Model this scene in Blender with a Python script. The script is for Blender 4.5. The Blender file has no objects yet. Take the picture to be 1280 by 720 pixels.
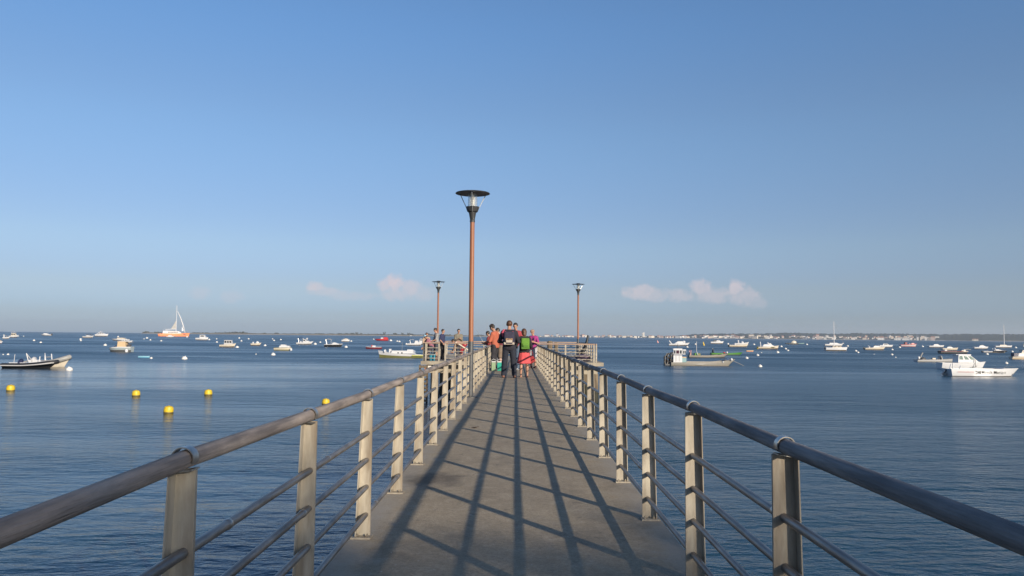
import bpy, math, random
import numpy as np
from mathutils import Matrix, Vector
R = random.Random(7)
S = bpy.context.scene
COL = S.collection
rad = math.radians

# ------------------------------------------------------------------ camera
F = 976.0                      # focal length in photograph pixels (1280 wide)
DECK = 2.14                    # deck height over the water
EYE = DECK + 1.36
cam = bpy.data.cameras.new('camera')
cam.lens = F / 1280 * 36
cam.sensor_width = 36
cam.clip_start = 0.05
cam.clip_end = 40000
camo = bpy.data.objects.new('camera', cam)
COL.objects.link(camo)
CM = Matrix.Translation((0, 0, EYE)) @ Matrix.Rotation(0.0047, 4, 'Z') @ Matrix.Rotation(math.pi / 2 + math.atan(60 / F), 4, 'X') @ Matrix.Rotation(0.0093, 4, 'Z')
camo.matrix_world = CM
S.camera = camo

def ray(px, py):
    return (CM.to_3x3() @ Vector((px - 640, 360 - py, -F))).normalized()

def at(px, py, z=0.0):
    d = ray(px, py)
    t = (z - EYE) / d.z
    return Vector((0, 0, EYE)) + d * t

# ------------------------------------------------------------------ sun, sky, exposure
SUN = Vector((1.9, -2.81, 1.0)).normalized()
SUN_EL = math.asin(SUN.z)
SUN_AZ = math.atan2(SUN.x, SUN.y)
sun = bpy.data.lights.new('sun', 'SUN')
sun.energy = 5.0
sun.angle = rad(0.5)
sun.color = (1.0, 0.86, 0.68)
suno = bpy.data.objects.new('sun', sun)
suno.rotation_euler = (-SUN).to_track_quat('-Z', 'Y').to_euler()
suno.location = (20, -30, 30)
COL.objects.link(suno)
S.view_settings.view_transform = 'Standard'
S.view_settings.look = 'None'
S.view_settings.exposure = 0.32
S.view_settings.gamma = 1.0

W = bpy.data.worlds.new('World')
S.world = W
W.use_nodes = True
wt = W.node_tree
wt.nodes.clear()

def N(nt, typ, **kw):
    n = nt.nodes.new(typ)
    for k, v in kw.items():
        if k.startswith('i_'):
            key = k[2:]
            n.inputs[int(key) if key.isdigit() else key.replace('_', ' ')].default_value = v
        else:
            setattr(n, k, v)
    return n

def M_(nt, op, a, b=None, c=None, clamp=False):
    n = nt.nodes.new('ShaderNodeMath')
    n.operation = op
    n.use_clamp = clamp
    for i, v in enumerate((a, b, c)):
        if v is None:
            continue
        if isinstance(v, (int, float)):
            n.inputs[i].default_value = v
        else:
            nt.links.new(v, n.inputs[i])
    return n.outputs[0]

def build_world():
    L = wt.links.new
    sky = N(wt, 'ShaderNodeTexSky', sky_type='NISHITA', sun_disc=False)
    sky.sun_elevation = SUN_EL
    sky.sun_rotation = SUN_AZ
    sky.air_density = SKY_AIR
    sky.dust_density = SKY_DUST
    sky.ozone_density = SKY_OZONE
    tc = N(wt, 'ShaderNodeTexCoord')
    sep = N(wt, 'ShaderNodeSeparateXYZ')
    L(tc.outputs['Generated'], sep.inputs[0])
    az = M_(wt, 'ARCTAN2', sep.outputs[0], sep.outputs[1])
    el = M_(wt, 'ARCSINE', sep.outputs[2])
    nz = N(wt, 'ShaderNodeTexNoise', noise_dimensions='3D')
    nz.inputs['Scale'].default_value = 85
    nz.inputs['Detail'].default_value = 8
    nz.inputs['Roughness'].default_value = 0.62
    L(tc.outputs['Generated'], nz.inputs['Vector'])
    # small far cumulus: centre (azimuth, elevation) and radii in radians, strength
    px = lambda x: (x - 644) / F
    py = lambda x, y: (420 + (x - 644) * 0.0093 - y) / F
    blobs = [(495, 354, 11, 12, 1.0), (481, 358, 10, 9, .8), (512, 362, 17, 12, .62), (497, 368, 26, 9, .5), (530, 368, 14, 10, .35),
             (398, 361, 11, 7, .75), (407, 366, 20, 6, .45), (268, 370, 12, 8, .28), (303, 374, 14, 8, .25), (440, 371, 30, 6, .3),
             (797, 366, 20, 10, .75), (818, 370, 26, 9, .5), (845, 371, 24, 8, .5), (872, 361, 13, 11, .72), (885, 370, 26, 11, .55),
             (914, 363, 10, 11, .85), (922, 373, 18, 12, .6), (936, 381, 15, 7, .28)]
    tot = None
    warp = M_(wt, 'SUBTRACT', nz.outputs[0], 0.5)
    for x, y, rx, ry, s in blobs:
        dx = M_(wt, 'DIVIDE', M_(wt, 'SUBTRACT', az, px(x)), rx / F)
        dy = M_(wt, 'DIVIDE', M_(wt, 'SUBTRACT', el, py(x, y)), ry / F)
        d2 = M_(wt, 'ADD', M_(wt, 'MULTIPLY', dx, dx), M_(wt, 'MULTIPLY', dy, dy))
        d2 = M_(wt, 'ADD', d2, M_(wt, 'MULTIPLY', warp, 3.2))
        f = M_(wt, 'SUBTRACT', 1.22, d2, clamp=True)
        f = M_(wt, 'MULTIPLY', M_(wt, 'POWER', f, 1.0), s)
        tot = f if tot is None else M_(wt, 'MAXIMUM', tot, f)
    tot = M_(wt, 'MULTIPLY', tot, .80)
    nz2 = N(wt, 'ShaderNodeTexNoise', noise_dimensions='3D')
    nz2.inputs['Scale'].default_value = 130
    nz2.inputs['Detail'].default_value = 3
    L(tc.outputs['Generated'], nz2.inputs['Vector'])
    tot = M_(wt, 'MULTIPLY', tot, M_(wt, 'MULTIPLY_ADD', nz2.outputs[0], 0.8, 0.55), clamp=True)
    mix = N(wt, 'ShaderNodeMix', data_type='RGBA')
    L(tot, mix.inputs[0])
    hsv = N(wt, 'ShaderNodeHueSaturation')
    hsv.inputs['Hue'].default_value = SKY_HUE
    hsv.inputs['Saturation'].default_value = SKY_SAT
    hsv.inputs['Value'].default_value = 1.0
    L(sky.outputs[0], hsv.inputs['Color'])
    # whole-sky colour correction by elevation: the real evening air is bluer and paler near the horizon than the model
    rp = N(wt, 'ShaderNodeValToRGB')
    rp.color_ramp.interpolation = 'EASE'
    L(M_(wt, 'DIVIDE', el, rad(30), clamp=True), rp.inputs[0])
    els = rp.color_ramp.elements
    while len(els) < len(SKY_FIX):
        els.new(.5)
    for e_, (deg, c_) in zip(els, SKY_FIX):
        e_.position = deg / 30
    for e_, (deg, c_) in zip(els, SKY_FIX):
        e_.color = tuple(v / 4 for v in c_) + (1,)
    mul = N(wt, 'ShaderNodeVectorMath', operation='MULTIPLY')
    L(hsv.outputs[0], mul.inputs[0])
    sc4 = N(wt, 'ShaderNodeVectorMath', operation='SCALE')
    L(rp.outputs[0], sc4.inputs[0])
    sc4.inputs['Scale'].default_value = 4
    L(sc4.outputs[0], mul.inputs[1])
    L(mul.outputs[0], mix.inputs[6])
    mix.inputs[7].default_value = CLOUD_RGB
    bg = N(wt, 'ShaderNodeBackground')
    bg.inputs['Strength'].default_value = SKY_STRENGTH
    L(mix.outputs[2], bg.inputs['Color'])
    out = N(wt, 'ShaderNodeOutputWorld')
    L(bg.outputs[0], out.inputs['Surface'])

SKY_FIX = [(0.0, (.80, 1.06, 1.85)), (1.6, (.67, .83, 1.38)), (3.6, (.76, .82, 1.16)), (6.8, (.90, .93, 1.15)), (15.3, (1.01, 1.12, 1.30)), (22.8, (.98, 1.23, 1.49))]
SKY_AIR, SKY_DUST, SKY_OZONE, SKY_HUE, SKY_SAT, SKY_STRENGTH = 1.0, 0.6, 2.2, 0.5, 1.0, 0.08
CLOUD_RGB = (7.3, 6.35, 6.7, 1)
build_world()

# ------------------------------------------------------------------ materials
MATS = {}

def mat(name, c1, c2=None, rough=0.6, metal=0.0, scale=6.0, bump=0.0, bscale=None, stretch=None, detail=6, lo=.35, hi=.65,
        spec=None, coat=0.0, trans=0.0, alpha=None, ior=None, patch=None):
    if name in MATS:
        return MATS[name]
    m = bpy.data.materials.new(name)
    m.use_nodes = True
    nt = m.node_tree
    b = nt.nodes['Principled BSDF']
    c1 = tuple(c1) + (1,)
    c2 = tuple(c2) + (1,) if c2 else tuple(min(1, v * 0.72) for v in c1[:3]) + (1,)
    tc = nt.nodes.new('ShaderNodeTexCoord')
    mp = nt.nodes.new('ShaderNodeMapping')
    nt.links.new(tc.outputs['Object'], mp.inputs[0])
    if stretch:
        mp.inputs['Scale'].default_value = stretch
    nz = nt.nodes.new('ShaderNodeTexNoise')
    nz.inputs['Scale'].default_value = scale
    nz.inputs['Detail'].default_value = detail
    nt.links.new(mp.outputs[0], nz.inputs['Vector'])
    mr = nt.nodes.new('ShaderNodeMapRange')
    mr.inputs['From Min'].default_value = lo
    mr.inputs['From Max'].default_value = hi
    nt.links.new(nz.outputs[0], mr.inputs[0])
    mx = nt.nodes.new('ShaderNodeMix')
    mx.data_type = 'RGBA'
    mx.inputs[6].default_value = c1
    mx.inputs[7].default_value = c2
    nt.links.new(mr.outputs[0], mx.inputs[0])
    col = mx.outputs[2]
    if patch:                       # grime: (scale, dirt colour, amount, stretch)
        mp2 = nt.nodes.new('ShaderNodeMapping')
        nt.links.new(tc.outputs['Object'], mp2.inputs[0])
        mp2.inputs['Scale'].default_value = patch[3]
        info = nt.nodes.new('ShaderNodeObjectInfo')
        cmb = nt.nodes.new('ShaderNodeVectorMath')
        cmb.operation = 'SCALE'
        cmb.inputs[0].default_value = (37, 19, 53)
        nt.links.new(info.outputs['Random'], cmb.inputs['Scale'])
        nt.links.new(cmb.outputs[0], mp2.inputs['Location'])
        n3 = nt.nodes.new('ShaderNodeTexNoise')
        n3.inputs['Scale'].default_value = patch[0]
        n3.inputs['Detail'].default_value = 7
        n3.inputs['Roughness'].default_value = .65
        nt.links.new(mp2.outputs[0], n3.inputs['Vector'])
        r3 = nt.nodes.new('ShaderNodeMapRange')
        r3.inputs['From Min'].default_value = .44
        r3.inputs['From Max'].default_value = .66
        r3.inputs['To Max'].default_value = patch[2]
        nt.links.new(n3.outputs[0], r3.inputs[0])
        m3 = nt.nodes.new('ShaderNodeMix')
        m3.data_type = 'RGBA'
        nt.links.new(r3.outputs[0], m3.inputs[0])
        nt.links.new(col, m3.inputs[6])
        m3.inputs[7].default_value = tuple(patch[1]) + (1,)
        col = m3.outputs[2]
    nt.links.new(col, b.inputs['Base Color'])
    b.inputs['Roughness'].default_value = rough
    b.inputs['Metallic'].default_value = metal
    if spec is not None:
        b.inputs['Specular IOR Level'].default_value = spec
    if coat:
        b.inputs['Coat Weight'].default_value = coat
        b.inputs['Coat Roughness'].default_value = 0.1
    if trans:
        b.inputs['Transmission Weight'].default_value = trans
    if ior:
        b.inputs['IOR'].default_value = ior
    if bump:
        n2 = nt.nodes.new('ShaderNodeTexNoise')
        n2.inputs['Scale'].default_value = bscale or scale * 4
        n2.inputs['Detail'].default_value = 8
        nt.links.new(mp.outputs[0], n2.inputs['Vector'])
        bp = nt.nodes.new('ShaderNodeBump')
        bp.inputs['Strength'].default_value = 1.0
        bp.inputs['Distance'].default_value = bump
        nt.links.new(n2.outputs[0], bp.inputs['Height'])
        nt.links.new(bp.outputs[0], b.inputs['Normal'])
    MATS[name] = m
    return m

def deck_material():
    m = bpy.data.materials.new('pier_concrete')
    m.use_nodes = True
    nt = m.node_tree
    L = nt.links.new
    b = nt.nodes['Principled BSDF']
    tc = N(nt, 'ShaderNodeTexCoord')
    def noise(scale, detail=6, rough=.6, stretch=None):
        n = N(nt, 'ShaderNodeTexNoise')
        n.inputs['Scale'].default_value = scale
        n.inputs['Detail'].default_value = detail
        n.inputs['Roughness'].default_value = rough
        if stretch:
            mp = N(nt, 'ShaderNodeMapping')
            mp.inputs['Scale'].default_value = stretch
            L(tc.outputs['Object'], mp.inputs[0])
            L(mp.outputs[0], n.inputs['Vector'])
        else:
            L(tc.outputs['Object'], n.inputs['Vector'])
        return n.outputs[0]
    def ramp(v, a, bb):
        r = N(nt, 'ShaderNodeMapRange')
        r.inputs['From Min'].default_value = a
        r.inputs['From Max'].default_value = bb
        L(v, r.inputs[0])
        return r.outputs[0]
    def mix(f, c1, c2):
        x = N(nt, 'ShaderNodeMix', data_type='RGBA')
        L(f, x.inputs[0])
        for i, c in ((6, c1), (7, c2)):
            if isinstance(c, tuple):
                x.inputs[i].default_value = c + (1,)
            else:
                L(c, x.inputs[i])
        return x.outputs[2]
    c = mix(ramp(noise(1.1, 8), .3, .7), (.415, .342, .240), (.30, .248, .176))
    c = mix(ramp(noise(7, 8, .7), .45, .75), c, (.47, .395, .295))
    c = mix(M_(nt, 'MULTIPLY', ramp(noise(38, 7, .8), .42, .62), .5), c, (.17, .14, .105))
    c = mix(M_(nt, 'MULTIPLY', ramp(noise(2.4, 5, .6, (1, .5, 1)), .56, .72), .45), c, (.13, .115, .095))
    c = mix(ramp(noise(160, 4, .75), .52, .78), c, (.10, .088, .07))
    c = mix(ramp(noise(240, 2, .6), .62, .8), c, (.44, .39, .32))
    c = mix(M_(nt, 'MULTIPLY', ramp(noise(23, 2, .5), .73, .76), .6), c, (.52, .49, .44))
    c = mix(M_(nt, 'MULTIPLY', ramp(noise(9, 3, .6), .66, .70), .5), c, (.16, .135, .105))
    # pale dust and salt gathered along both edges, and a ragged darker patch by the left railing
    sp = N(nt, 'ShaderNodeSeparateXYZ')
    L(tc.outputs['Object'], sp.inputs[0])
    edge = M_(nt, 'MULTIPLY_ADD', noise(3.5, 5), .5, M_(nt, 'ABSOLUTE', sp.outputs[0]))
    c = mix(M_(nt, 'MULTIPLY', ramp(edge, 1.05, 1.33), .75), c, (.33, .30, .255))
    dx = M_(nt, 'DIVIDE', M_(nt, 'SUBTRACT', sp.outputs[0], -.74), .42)
    dy = M_(nt, 'DIVIDE', M_(nt, 'SUBTRACT', sp.outputs[1], 7.45), .55)
    d = M_(nt, 'ADD', M_(nt, 'MULTIPLY', dx, dx), M_(nt, 'MULTIPLY', dy, dy))
    d = M_(nt, 'ADD', d, M_(nt, 'MULTIPLY', noise(5, 6), 1.6))
    c = mix(M_(nt, 'MULTIPLY', ramp(d, 1.55, .85), .65), c, (.07, .062, .055))
    w = N(nt, 'ShaderNodeTexWhiteNoise')
    L(c, b.inputs['Base Color'])
    b.inputs['Roughness'].default_value = .85
    b.inputs['Specular IOR Level'].default_value = .3
    hgt = M_(nt, 'ADD', M_(nt, 'MULTIPLY', noise(70, 7, .75), .014), M_(nt, 'MULTIPLY', noise(5, 4), .006))
    bp = N(nt, 'ShaderNodeBump')
    bp.inputs['Distance'].default_value = 1.0
    bp.inputs['Strength'].default_value = .75
    L(hgt, bp.inputs['Height'])
    L(bp.outputs[0], b.inputs['Normal'])
    nt.nodes.remove(w)
    return m

def water_material():
    m = bpy.data.materials.new('sea_water')
    m.use_nodes = True
    nt = m.node_tree
    L = nt.links.new
    b = nt.nodes['Principled BSDF']
    b.inputs['Base Color'].default_value = WATER_RGB
    b.inputs['Roughness'].default_value = .055
    b.inputs['IOR'].default_value = 1.333
    tc = N(nt, 'ShaderNodeTexCoord')
    def noise(scale, stretch, detail=3, rough=.5, rot=0, dist=0):
        n = N(nt, 'ShaderNodeTexNoise')
        n.inputs['Scale'].default_value = scale
        n.inputs['Detail'].default_value = detail
        n.inputs['Roughness'].default_value = rough
        n.inputs['Distortion'].default_value = dist
        mp = N(nt, 'ShaderNodeMapping')
        mp.inputs['Scale'].default_value = stretch
        mp.inputs['Rotation'].default_value = (0, 0, rot)
        L(tc.outputs['Object'], mp.inputs[0])
        L(mp.outputs[0], n.inputs['Vector'])
        return n.outputs[0]
    big = noise(.028, (.45, 1.0, 1), 4, .55, .12, .4)         # wind lanes: rippled and calm water
    lane = N(nt, 'ShaderNodeMapRange')
    lane.inputs['From Min'].default_value = .40
    lane.inputs['From Max'].default_value = .62
    lane.inputs['To Min'].default_value = .28
    lane.inputs['To Max'].default_value = 1.15
    L(big, lane.inputs[0])
    # a slick of calm water lies off the left side of the pier
    wp = N(nt, 'ShaderNodeSeparateXYZ')
    L(tc.outputs['Object'], wp.inputs[0])
    wob = noise(.05, (.35, 1.2, 1), 5, .6, .1, .6)
    sy = M_(nt, 'DIVIDE', M_(nt, 'SUBTRACT', M_(nt, 'MULTIPLY_ADD', wob, 120, wp.outputs[1]), 138), 26)
    sx = M_(nt, 'MULTIPLY_ADD', wp.outputs[0], -.12, -.3, clamp=True)
    slick = M_(nt, 'MULTIPLY', M_(nt, 'SUBTRACT', 1.15, M_(nt, 'MULTIPLY', sy, sy), clamp=True), sx)
    lane_v = M_(nt, 'MULTIPLY', lane.outputs[0], M_(nt, 'MULTIPLY_ADD', slick, -.50, 1))
    n0 = noise(.22, (.40, 1.25, 1), 4, .6, .06, .5)
    n1 = noise(1.0, (.50, 1.15, 1), 3, .5, .10, .3)
    n2 = noise(3.6, (.55, 1.1, 1), 4, .55, -.18, .2)
    n3 = noise(14, (.7, 1, 1), 3, .5, .3)
    h = M_(nt, 'ADD', M_(nt, 'MULTIPLY_ADD', n0, W0, M_(nt, 'MULTIPLY', n1, W1)), M_(nt, 'ADD', M_(nt, 'MULTIPLY', n2, W2), M_(nt, 'MULTIPLY', n3, W3)))
    h = M_(nt, 'MULTIPLY', h, lane_v)
    bp = N(nt, 'ShaderNodeBump')
    bp.inputs['Distance'].default_value = 1.0
    bp.inputs['Strength'].default_value = 1.0
    L(h, bp.inputs['Height'])
    L(bp.outputs[0], b.inputs['Normal'])
    # ripples too fine to resolve: rougher out in the open bay, glassier near the pier and in the calm lanes
    sp = N(nt, 'ShaderNodeSeparateXYZ')
    L(tc.outputs['Object'], sp.inputs[0])
    off = N(nt, 'ShaderNodeMapRange')
    off.inputs['From Min'].default_value = 5
    off.inputs['From Max'].default_value = 130
    off.inputs['To Min'].default_value = R_NEAR
    off.inputs['To Max'].default_value = R_FAR
    L(sp.outputs[1], off.inputs[0])
    L(M_(nt, 'MULTIPLY', off.outputs[0], M_(nt, 'MULTIPLY', M_(nt, 'MULTIPLY_ADD', lane.outputs[0], .45, .62), M_(nt, 'MULTIPLY_ADD', slick, -.5, 1))), b.inputs['Roughness'])
    return m
R_NEAR, R_FAR = .17, .33
WATER_RGB = (.008, .040, .068, 1)
W0, W1, W2, W3 = .40, .17, .12, .016

def concrete_post():
    return mat('galvanised_post', (.50, .45, .36), (.38, .34, .27), .62, 0.0, 5, .0012, 60, (1, 1, .4), spec=.4)

MT = dict(
    post=mat('galvanised_post', (.47, .43, .35), (.31, .28, .225), .6, 0.0, 9, .0015, 70, (1, 1, .35), spec=.4, patch=(9, (.17, .13, .09), .8, (1, 1, .16))),
    foot=mat('post_foot', (.34, .31, .25), (.22, .19, .15), .7, 0, 12, .001),
    wood=mat('weathered_rail_wood', (.37, .31, .265), (.17, .145, .13), .82, 0, 4.0, .004, 22, (9, .6, 9), detail=9, lo=.36, hi=.64, patch=(2.6, (.095, .082, .078), .65, (1, .6, 1))),
    wood_shade=mat('weathered_rail_wood_shade', (.27, .25, .24), (.135, .127, .127), .82, 0, 4.0, .004, 22, (9, .6, 9), detail=9, lo=.36, hi=.64, patch=(2.6, (.085, .078, .078), .65, (1, .6, 1))),  # right handrail: same wood, its sky-lit side away from the sun darkened by colour
    tube=mat('steel_tube', (.30, .28, .26), (.17, .155, .145), .40, .6, 8, .0008, 40, (6, .8, 6), patch=(6, (.10, .085, .075), .7, (1, .5, 1))),
    clamp=mat('steel_clamp', (.50, .48, .44), (.30, .28, .26), .3, .85, 30),
    nut=mat('bright_nut', (.75, .68, .55), (.5, .42, .33), .3, .9, 60),
    rust=mat('rust', (.16, .07, .03), (.08, .04, .02), .8, 0, 60),
    concrete=mat('beam_concrete', (.36, .32, .25), (.24, .21, .165), .85, 0, 1.6, .01, 12),
    pile=mat('pile_timber', (.20, .155, .10), (.085, .065, .045), .85, 0, 2.2, .01, 9, (3, 3, .5)),
    fender=mat('fender_timber', (.11, .085, .06), (.045, .036, .03), .85, 0, 3, .01, 9),
    weed=mat('pile_weed', (.03, .032, .018), (.018, .018, .014), .8, 0, 9, .01),
    lampwood=mat('lamp_pole_wood', (.31, .125, .062), (.21, .08, .04), .5, 0, 4, .0006, 30, (8, 8, .35)),
    lampmetal=mat('lamp_dark_metal', (.060, .062, .064), (.035, .036, .038), .42, .3, 14),
    lampsteel=mat('lamp_grey_sleeve', (.095, .10, .105), (.06, .062, .066), .5, .3, 9),
    rod=mat('bracket_steel', (.78, .78, .76), (.6, .6, .58), .25, .8, 20),
    glass=mat('clear_glass', (.93, .95, .94), (.88, .91, .91), .10, 0, 5, trans=.86, ior=1.30),
    lampwhite=mat('lamp_bulb_white', (.85, .82, .76), (.75, .72, .66), .35, 0, 20),
)

def simple(name, c, rough=.5, v=.8, **k):
    return mat(name, c, tuple(x * v for x in c), rough, k.pop('metal', 0), k.pop('scale', 3), **k)

# ------------------------------------------------------------------ mesh building
class MB:
    def __init__(s):
        s.v, s.f, s.m = [], [], []
    def add(s, vs, fs, mi=0):
        o = len(s.v)
        s.v += [tuple(p) for p in vs]
        s.f += [tuple(i + o for i in f) for f in fs]
        s.m += [mi] * len(fs)
        return s
    def box(s, c, d, mi=0, rz=0, bev=0):
        x, y, z = d[0] / 2, d[1] / 2, d[2] / 2
        cr, sr = math.cos(rz), math.sin(rz)
        if bev:
            b = bev
            vs = []
            for sz in (-1, 1):
                for ins in ((0, 1) if sz < 0 else (1, 0)):
                    zz = sz * (z if ins == (0 if sz < 0 else 0) else z)
            rings = [(-z, b), (-z + b, 0), (z - b, 0), (z, b)]
            for zz, i in rings:
                vs += [(-x + i + b * (i == 0) * 0, -y + i, zz), (x - i, -y + i, zz), (x - i, y - i, zz), (-x + i, y - i, zz)]
            fs = [(3, 2, 1, 0), (12, 13, 14, 15)]
            for r in range(3):
                for k in range(4):
                    a, bb = r * 4 + k, r * 4 + (k + 1) % 4
                    fs.append((a, bb, bb + 4, a + 4))
        else:
            vs = [(-x, -y, -z), (x, -y, -z), (x, y, -z), (-x, y, -z), (-x, -y, z), (x, -y, z), (x, y, z), (-x, y, z)]
            fs = [(0, 3, 2, 1), (4, 5, 6, 7), (0, 1, 5, 4), (1, 2, 6, 5), (2, 3, 7, 6), (3, 0, 4, 7)]
        vs = [(c[0] + a * cr - b_ * sr, c[1] + a * sr + b_ * cr, c[2] + e) for a, b_, e in vs]
        return s.add(vs, fs, mi)
    def prism(s, prof, y0, y1, mi=0, inset=None, axis='y'):
        """side outline (x, z) given thickness between y0 and y1; inset(z) narrows both sides"""
        n = len(prof)
        vs = []
        for yy, sg in ((y0, 1), (y1, -1)):
            for x, z in prof:
                i = inset(z) if inset else 0
                vs.append((x, yy + sg * i, z) if axis == 'y' else (yy + sg * i, x, z))
        fs = [tuple(range(n)), tuple(range(2 * n - 1, n - 1, -1))]
        fs += [(k, k + n, (k + 1) % n + n, (k + 1) % n) for k in range(n)]
        return s.add(vs, fs, mi)
    def tube(s, pts, r, seg=8, mi=0, caps=True, closed=False):
        pts = [Vector(p) for p in pts]
        n = len(pts)
        rr = r if isinstance(r, (list, tuple)) else [r] * n
        vs, fs = [], []
        up = Vector((0, 0, 1))
        for i, p in enumerate(pts):
            a = pts[i - 1] if (i > 0 or closed) else p
            b = pts[(i + 1) % n] if (i < n - 1 or closed) else p
            t = (b - a).normalized()
            u = t.cross(up)
            if u.length < .05:
                u = t.cross(Vector((0, 1, 0)))
            u.normalize()
            w = u.cross(t)
            for k in range(seg):
                an = 2 * math.pi * k / seg
                vs.append(p + (u * math.cos(an) + w * math.sin(an)) * rr[i])
        m = n if closed else n - 1
        for i in range(m):
            for k in range(seg):
                a, b = i * seg + k, i * seg + (k + 1) % seg
                c, d = ((i + 1) % n) * seg + (k + 1) % seg, ((i + 1) % n) * seg + k
                fs.append((a, d, c, b))
        if caps and not closed:
            fs.append(tuple(range(seg)))
            fs.append(tuple(range(n * seg - 1, (n - 1) * seg - 1, -1)))
        return s.add(vs, fs, mi)
    def lathe(s, prof, c=(0, 0, 0), seg=16, mi=0, wob=None, sx=1, sy=1):
        vs, fs = [], []
        for j, (r, z) in enumerate(prof):
            for k in range(seg):
                an = 2 * math.pi * k / seg
                q = r * (wob(an, z) if wob else 1)
                vs.append((c[0] + q * math.cos(an) * sx, c[1] + q * math.sin(an) * sy, c[2] + z))
        for j in range(len(prof) - 1):
            for k in range(seg):
                a, b = j * seg + k, j * seg + (k + 1) % seg
                fs.append((a, b, b + seg, a + seg))
        if prof[0][0] > 1e-6:
            fs.append(tuple(range(seg - 1, -1, -1)))
        if prof[-1][0] > 1e-6:
            fs.append(tuple(range((len(prof) - 1) * seg, len(prof) * seg)))
        return s.add(vs, fs, mi)
    def mesh(s, name, mats, smooth=35):
        me = bpy.data.meshes.new(name)
        me.from_pydata(s.v, [], s.f)
        for m in (mats if isinstance(mats, (list, tuple)) else [mats]):
            me.materials.append(m)
        me.polygons.foreach_set('material_index', s.m)
        me.update()
        if smooth:
            me.polygons.foreach_set('use_smooth', [True] * len(s.f))
            me.set_sharp_from_angle(angle=rad(smooth))
        return me
    def build(s, name, mats, parent=None, smooth=35, loc=None, rz=0):
        return link(name, s.mesh(name, mats, smooth), parent, loc, rz)

def link(name, data, parent=None, loc=None, rz=0):
    o = bpy.data.objects.new(name, data)
    COL.objects.link(o)
    if parent is not None:
        o.parent = parent
    if loc is not None:
        o.location = loc
    if rz:
        o.rotation_euler = (0, 0, rz)
    return o

def tag(o, label=None, cat=None, group=None, kind=None):
    if label: o['label'] = label
    if cat: o['category'] = cat
    if group: o['group'] = group
    if kind: o['kind'] = kind
    return o

def empty(name, loc=(0, 0, 0), rz=0, **k):
    o = bpy.data.objects.new(name, None)
    o.empty_display_size = .2
    o.location = loc
    o.rotation_euler = (0, 0, rz)
    COL.objects.link(o)
    return tag(o, k.get('label'), k.get('cat'), k.get('group'), k.get('kind'))

def copy_tree(o, parent=None):
    c = o.copy()
    COL.objects.link(c)
    c.parent = parent
    for ch in [x for x in o.children]:
        copy_tree(ch, c)
    return c

# ------------------------------------------------------------------ haze
hz = MB().box((0, 4450, 59.5), (21000, 9700, 121))
hm = bpy.data.materials.new('sea_haze')
hm.use_nodes = True
hm.node_tree.nodes.clear()
pv = hm.node_tree.nodes.new('ShaderNodeVolumePrincipled')
pv.inputs['Color'].default_value = (.84, .92, 1.0, 1)
pv.inputs['Density'].default_value = 9e-5
pv.inputs['Anisotropy'].default_value = 0.2
ho = hm.node_tree.nodes.new('ShaderNodeOutputMaterial')
hm.node_tree.links.new(pv.outputs[0], ho.inputs['Volume'])
tag(hz.build('haze', hm, smooth=0), kind='stuff')

# ------------------------------------------------------------------ sea, shore, hills
wb = MB()
wb.add([(-10400, -9, 0), (10400, -9, 0), (10400, 9200, 0), (-10400, 9200, 0)], [(0, 1, 2, 3)])
tag(wb.build('sea', water_material(), smooth=0), kind='structure')

def beach():
    xs = np.linspace(-120, 120, 60)
    ys = np.concatenate([np.linspace(-5, -30, 22), np.linspace(-36, -90, 8)])
    vs, fs = [], []
    for j, y in enumerate(ys):
        for i, x in enumerate(xs):
            z = -.6 + 2.9 * min(1, max(0, (-5 - y + math.sin(x * .07) * 1.2) / 9)) + .06 * math.sin(x * .9 + y)
            if abs(x) < 2.5:
                z = min(z, 1.8)
            vs.append((x, y, z))
    n = len(xs)
    for j in range(len(ys) - 1):
        for i in range(n - 1):
            a = j * n + i
            fs.append((a, a + n, a + n + 1, a + 1))
    b = MB().add(vs, fs)
    tag(b.build('beach', mat('beach_sand', (.42, .35, .25), (.33, .27, .19), .9, 0, 1.5, .01, 20)), kind='structure')
beach()

def land_material(name, sand_top, green, green2, sand, sc):
    m = bpy.data.materials.new(name)
    m.use_nodes = True
    nt = m.node_tree
    L = nt.links.new
    b = nt.nodes['Principled BSDF']
    b.inputs['Roughness'].default_value = .95
    b.inputs['Specular IOR Level'].default_value = .1
    g = N(nt, 'ShaderNodeNewGeometry')
    sp = N(nt, 'ShaderNodeSeparateXYZ')
    L(g.outputs['Position'], sp.inputs[0])
    nz = N(nt, 'ShaderNodeTexNoise')
    nz.inputs['Scale'].default_value = sc
    nz.inputs['Detail'].default_value = 6
    L(g.outputs['Position'], nz.inputs['Vector'])
    mr = N(nt, 'ShaderNodeMapRange')
    mr.inputs['From Min'].default_value = .35
    mr.inputs['From Max'].default_value = .65
    L(nz.outputs[0], mr.inputs[0])
    mx = N(nt, 'ShaderNodeMix', data_type='RGBA')
    L(mr.outputs[0], mx.inputs[0])
    mx.inputs[6].default_value = green + (1,)
    mx.inputs[7].default_value = green2 + (1,)
    hh = M_(nt, 'MULTIPLY_ADD', nz.outputs[0], sand_top * 2.2, sp.outputs[2])
    mr2 = N(nt, 'ShaderNodeMapRange')
    mr2.inputs['From Min'].default_value = sand_top * 1.8
    mr2.inputs['From Max'].default_value = sand_top * 2.2
    L(hh, mr2.inputs[0])
    mx2 = N(nt, 'ShaderNodeMix', data_type='RGBA')
    L(mr2.outputs[0], mx2.inputs[0])
    mx2.inputs[6].default_value = sand + (1,)
    L(mx.outputs[2], mx2.inputs[7])
    L(mx2.outputs[2], b.inputs['Base Color'])
    return m

def interp(x, tab):
    return float(np.interp(x, [t[0] for t in tab], [t[1] for t in tab]))

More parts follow.
